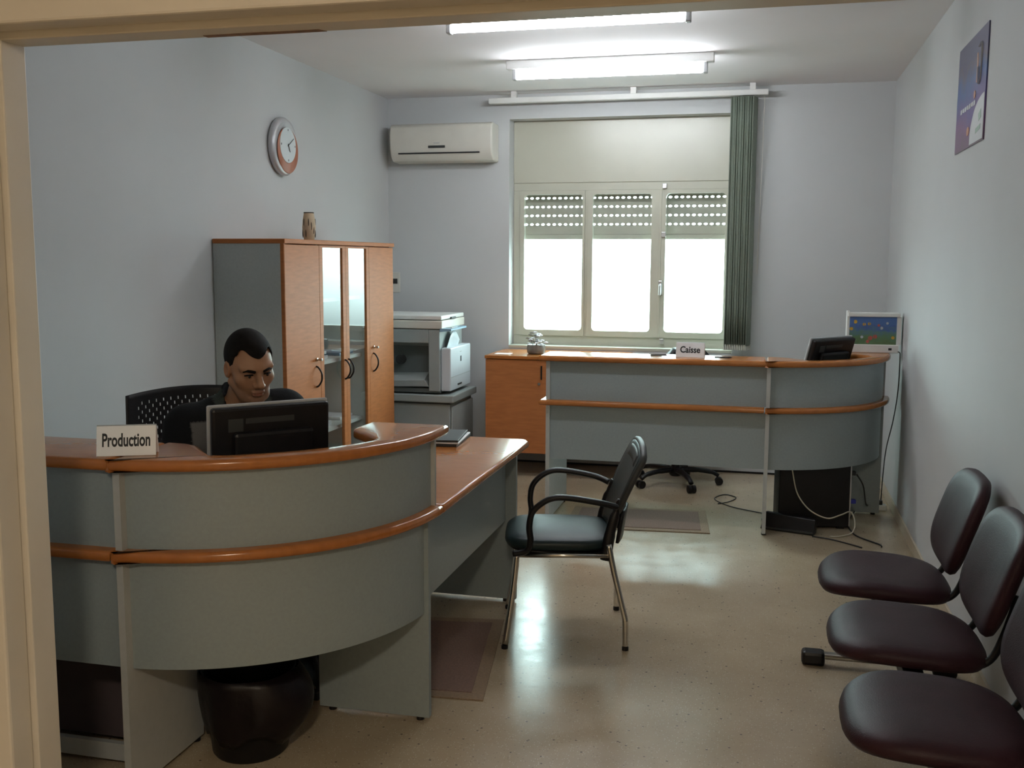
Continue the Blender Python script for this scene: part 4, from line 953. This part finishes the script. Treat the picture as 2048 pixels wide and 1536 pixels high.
def arms(f, g=0., cut=1.):
    for S, E_, W in ((SHR, ELR, WRR), (SHL, ELL, WRL)):
        f.cap(S, S+(E_-S)*.3, .066+g, .058+g, .05); f.cap(S, E_, .056+g, .045+g, .03); f.cap(E_, E_+(W-E_)*cut, .044+g, .030+g, .025)
def legs(f, g=0.):
    for s in (-1, 1):
        hip = PEL+LF*s*.095-UP*.0; kn = hip+FW*.40+LF*s*.05+UP*.02; an = kn+FW*.02-UP*.42
        f.cap(hip, kn, .085+g, .06+g, .04); f.cap(kn, an, .055+g, .042+g, .03)
fx = span((-2.45, -1.96, .014), (-1.96, -1.60, .0034), (-1.60, -1.40, .014)); fy = span((2.95, 3.12, .014), (3.12, 3.47, .0034), (3.47, 4.05, .014)); fz = span((.02, .75, .014), (.75, .84, .0034), (.84, 1.05, .011), (1.05, 1.37, .0034))
bf = Field(fx, fy, fz)
torso(bf); arms(bf); legs(bf)
for s in (-1, 1):                                          # shoes and ankles are one with the leg
    an = PEL+LF*s*.145+FW*.42-UP*.40; bf.cap(an-UP*.04, an+FW*.14-UP*.055, .042, .036, .03)
bf.cap(NB-FW*.01, hp(0, -.025, -.07), .058, .056, .03)
# hands: palm, four unequal bent fingers and a thumb, resting on the keyboard
for W, E_, s in ((WRR, ELR, -1), (WRL, ELL, 1)):
    d = np.array([-1.66, 3.17, .79])-W; d[2] = 0; d /= np.linalg.norm(d); d = .5*d+.5*FW; d /= np.linalg.norm(d); n_ = np.array([-d[1], d[0], 0.])
    pm = W+d*.05+UP*.0; bf.cap(W, pm, .028, .026, .02); bf.ell(W+d*.055, (.045, .042, .016), np.stack([d, n_, UP], 1), .012)
    for i, ln in enumerate((.066, .076, .071, .055)):
        b0 = W+d*.085+n_*((i-1.5)*.0195)*(-s); b1 = b0+d*ln*.5+UP*.012; b2 = b1+d*ln*.45-UP*.018
        bf.cap(b0, b1, .0088, .0082, .006, m=.04); bf.cap(b1, b2, .0082, .0068, .004, m=.04)
    t0 = W+d*.025-n_*s*(-.028)*(-1); t1 = t0+d*.035+n_*(-s)*.022; t2 = t1+d*.03-UP*.008
    bf.cap(t0, t1, .011, .0095, .008, m=.04); bf.cap(t1, t2, .0095, .0078, .004, m=.04)
# head
def he(c, r, k=.015, op='add'): bf.ell(hp(*c), np.array(r)*HS, HM, k, op, m=.06)
def hc(a, b, ra, rb, k=.012, op='add'): bf.cap(hp(*a), hp(*b), ra*HS, rb*HS, k, op, m=.05)
he((0, -.012, .030), (.074, .094, .088), .02)
he((0, .030, .000), (.064, .064, .070), .03)
he((0, .034, -.055), (.054, .054, .062), .03)
hc((-.030, .045, -.092), (.030, .045, -.092), .020, .020, .02)
hc((-.012, .070, -.104), (.012, .070, -.104), .015, .015, .018)
hc((.058, -.005, -.055), (.032, .05, -.095), .016, .014, .025); hc((-.058, -.005, -.055), (-.032, .05, -.095), .016, .014, .025)
for s in (-1, 1):
    he((s*.044, .052, -.026), (.024, .024, .022), .02)
    hc((s*.014, .088, .020), (s*.050, .072, .020), .011, .010, .014)
    he((s*.032, .104, -.004), (.018, .020, .012), .010, 'sub')
    he((s*.032, .0745, -.003), (.0155, .0145, .0125), .006)
    he((s*.076, -.008, -.008), (.010, .020, .031), .008); he((s*.083, -.002, -.006), (.006, .011, .018), .005, 'sub')
    he((s*.0125, .100, -.040), (.009, .011, .0085), .006)
hc((0, .088, .010), (0, .112, -.032), .0085, .0120, .010); he((0, .113, -.034), (.0115, .012, .0105), .006)
he((0, .0885, -.0665), (.024, .0095, .0058), .006); he((0, .0865, -.0780), (.020, .0105, .0065), .006)
hc((-.02, .0985, -.0722), (.02, .0985, -.0722), .0022, .0022, .003, 'sub')
def skin_tone(P):
    L_ = ((P-HC)@HM)/HS; c = np.tile(np.array([.38, .205, .118]), (len(P), 1)); hd = np.linalg.norm(L_, axis=1) < .17
    def blob(ctr, r): q = (L_-np.array(ctr))/np.array(r); return (np.exp(-(q**2).sum(1))*hd)[:, None]
    def mixc(w_, col): return c*(1-w_)+w_*np.array(col)
    st_ = hd*np.clip((-.048-L_[:, 2])/.03, 0, 1)*np.clip((L_[:, 1]+.01)/.03, 0, 1)
    c = mixc(.45*st_[:, None], (.10, .06, .045)); c = mixc(.5*blob((0, .095, -.056), (.03, .03, .006)), (.09, .05, .035))
    c = mixc(.75*blob((0, .093, -.0725), (.024, .02, .009)), (.24, .075, .055))
    for s in (-1, 1):
        c = mixc(.55*blob((s*.032, .088, .000), (.026, .03, .016)), (.12, .06, .04)); c = mixc(.3*blob((s*.08, -.005, -.01), (.02, .03, .04)), (.36, .14, .09))
    low = (P[:, 2] < .14)[:, None]; c = np.where(low, np.array([.02, .018, .018]), c)
    return np.clip(c, 0, 1)
body = field_obj('body', bf, 'skin', man, skin_tone)
# hair: a close-cropped cap over the skull with a receding hairline
hfz = Field(span((HC[0]-.15, HC[0]+.15, .0035)), span((HC[1]-.15, HC[1]+.15, .0035)), span((HC[2]-.10, HC[2]+.16, .0035)))
hfz.ell(hp(0, -.014, .034), np.array((.0795, .098, .094))*HS, HM, .01); hfz.ell(hp(0, .022, .045), np.array((.067, .072, .066))*HS, HM, .015)
G = np.stack(np.meshgrid(*hfz.a, indexing='ij'), -1); Lh = ((G-HC)@HM)/HS
ax = np.abs(Lh[..., 0])
line = np.where(Lh[..., 1] > .035, .066-.010*np.exp(-(ax/.020)**2)+.016*np.exp(-((ax-.044)/.014)**2)-.9*np.clip(ax-.052, 0, .05), np.nan)
side = .020-.9*(Lh[..., 1]-.030); side = np.where(Lh[..., 1] < .030, np.clip(.006+(Lh[..., 1]-.0)*.15, -.05, .02), side)
back = np.where(Lh[..., 1] < -.03, -.035, np.where((Lh[..., 1] < .036) & (Lh[..., 1] > .008), -.022+.6*np.clip(Lh[..., 1]-.02, 0, 1), .020))
cutz = np.where(np.isnan(line), back, line)
hfz.d = np.maximum(hfz.d, (cutz-Lh[..., 2])*HS*.8)
field_obj('hair', hfz, 'hair', man)
for s in (-1, 1):
    e_ = obj('eye', MB().ell(hp(s*.032, .0800, -.004), (.0095*HS,)*3, 14, 10), 'eye_white', man, smooth=180)
    ic = hp(s*.032-.001, .0872, -.0068); obj('iris', MB().ell(ic, (.0052,)*3, 10, 8), 'eye_iris', e_, smooth=180)
    br = [hp(s*.013, .0975, .0115), hp(s*.026, .0940, .0150), hp(s*.040, .0855, .0155), hp(s*.051, .0755, .0100)]
    obj('eyebrow', MB().tube(cr([tuple(p_) for p_ in br], 4), [.0042]+[.0058]*7+[.0048]*4+[.003], 8), 'hair', man, smooth=180)
    lid = [hp(s*.018, .0870, -.0020), hp(s*.026, .0905, .0000), hp(s*.034, .0900, .0004), hp(s*.046, .0800, -.0030)]
    obj('eyelid', MB().tube(cr([tuple(p_) for p_ in lid], 3), .0030, 6), 'hair', man, smooth=180)
# sweater with grey chest band, open collar
cf = Field(span((-2.48, -1.40, .010)), span((2.95, 4.05, .010)), span((.44, 1.14, .010)))
torso(cf, .016); arms(cf, .016, .94)
cf.cap(NB-UP*.02-FW*.005, NB+UP*.055+FW*.008, .085, .074, .03); cf.cap(NB-UP*.03+FW*.03, NB+UP*.12+FW*.035, .060, .066, .008, 'sub'); cf.cap(NB+FW*.05, NB+FW*.11-UP*.05+UP*.03, .055, .035, .01, 'sub')
cf.half(PEL-UP*.02, -UP)
def knit(P):
    c = np.tile(np.array([.010, .0105, .012]), (len(P), 1)); q = (P-CH); f_ = q@FW; l_ = q@LF; z_ = q[:, 2]
    b_ = (z_ > .02) & (z_ < .15) & (l_ > -.20) & (l_ < .16) & (f_ > -.04); c[b_] = (.14, .135, .13)
    sh_ = (np.abs(np.abs(l_)-.105-.4*np.clip(.13-z_, -.05, .1)) < .018) & (z_ > .08); c[sh_] = (.045, .055, .050)
    return c
field_obj('sweater', cf, 'sweater', man, knit)
tf = Field(span((-2.35, -1.45, .012)), span((3.1, 4.0, .012)), span((.10, .66, .012)))
tf.ell(PEL+UP*.03, (.13, .175, .13), np.stack([FW, LF, UP], 1), .05); legs(tf, .014); tf.half(PEL+UP*.10, UP)
field_obj('trousers', tf, 'trousers', man)
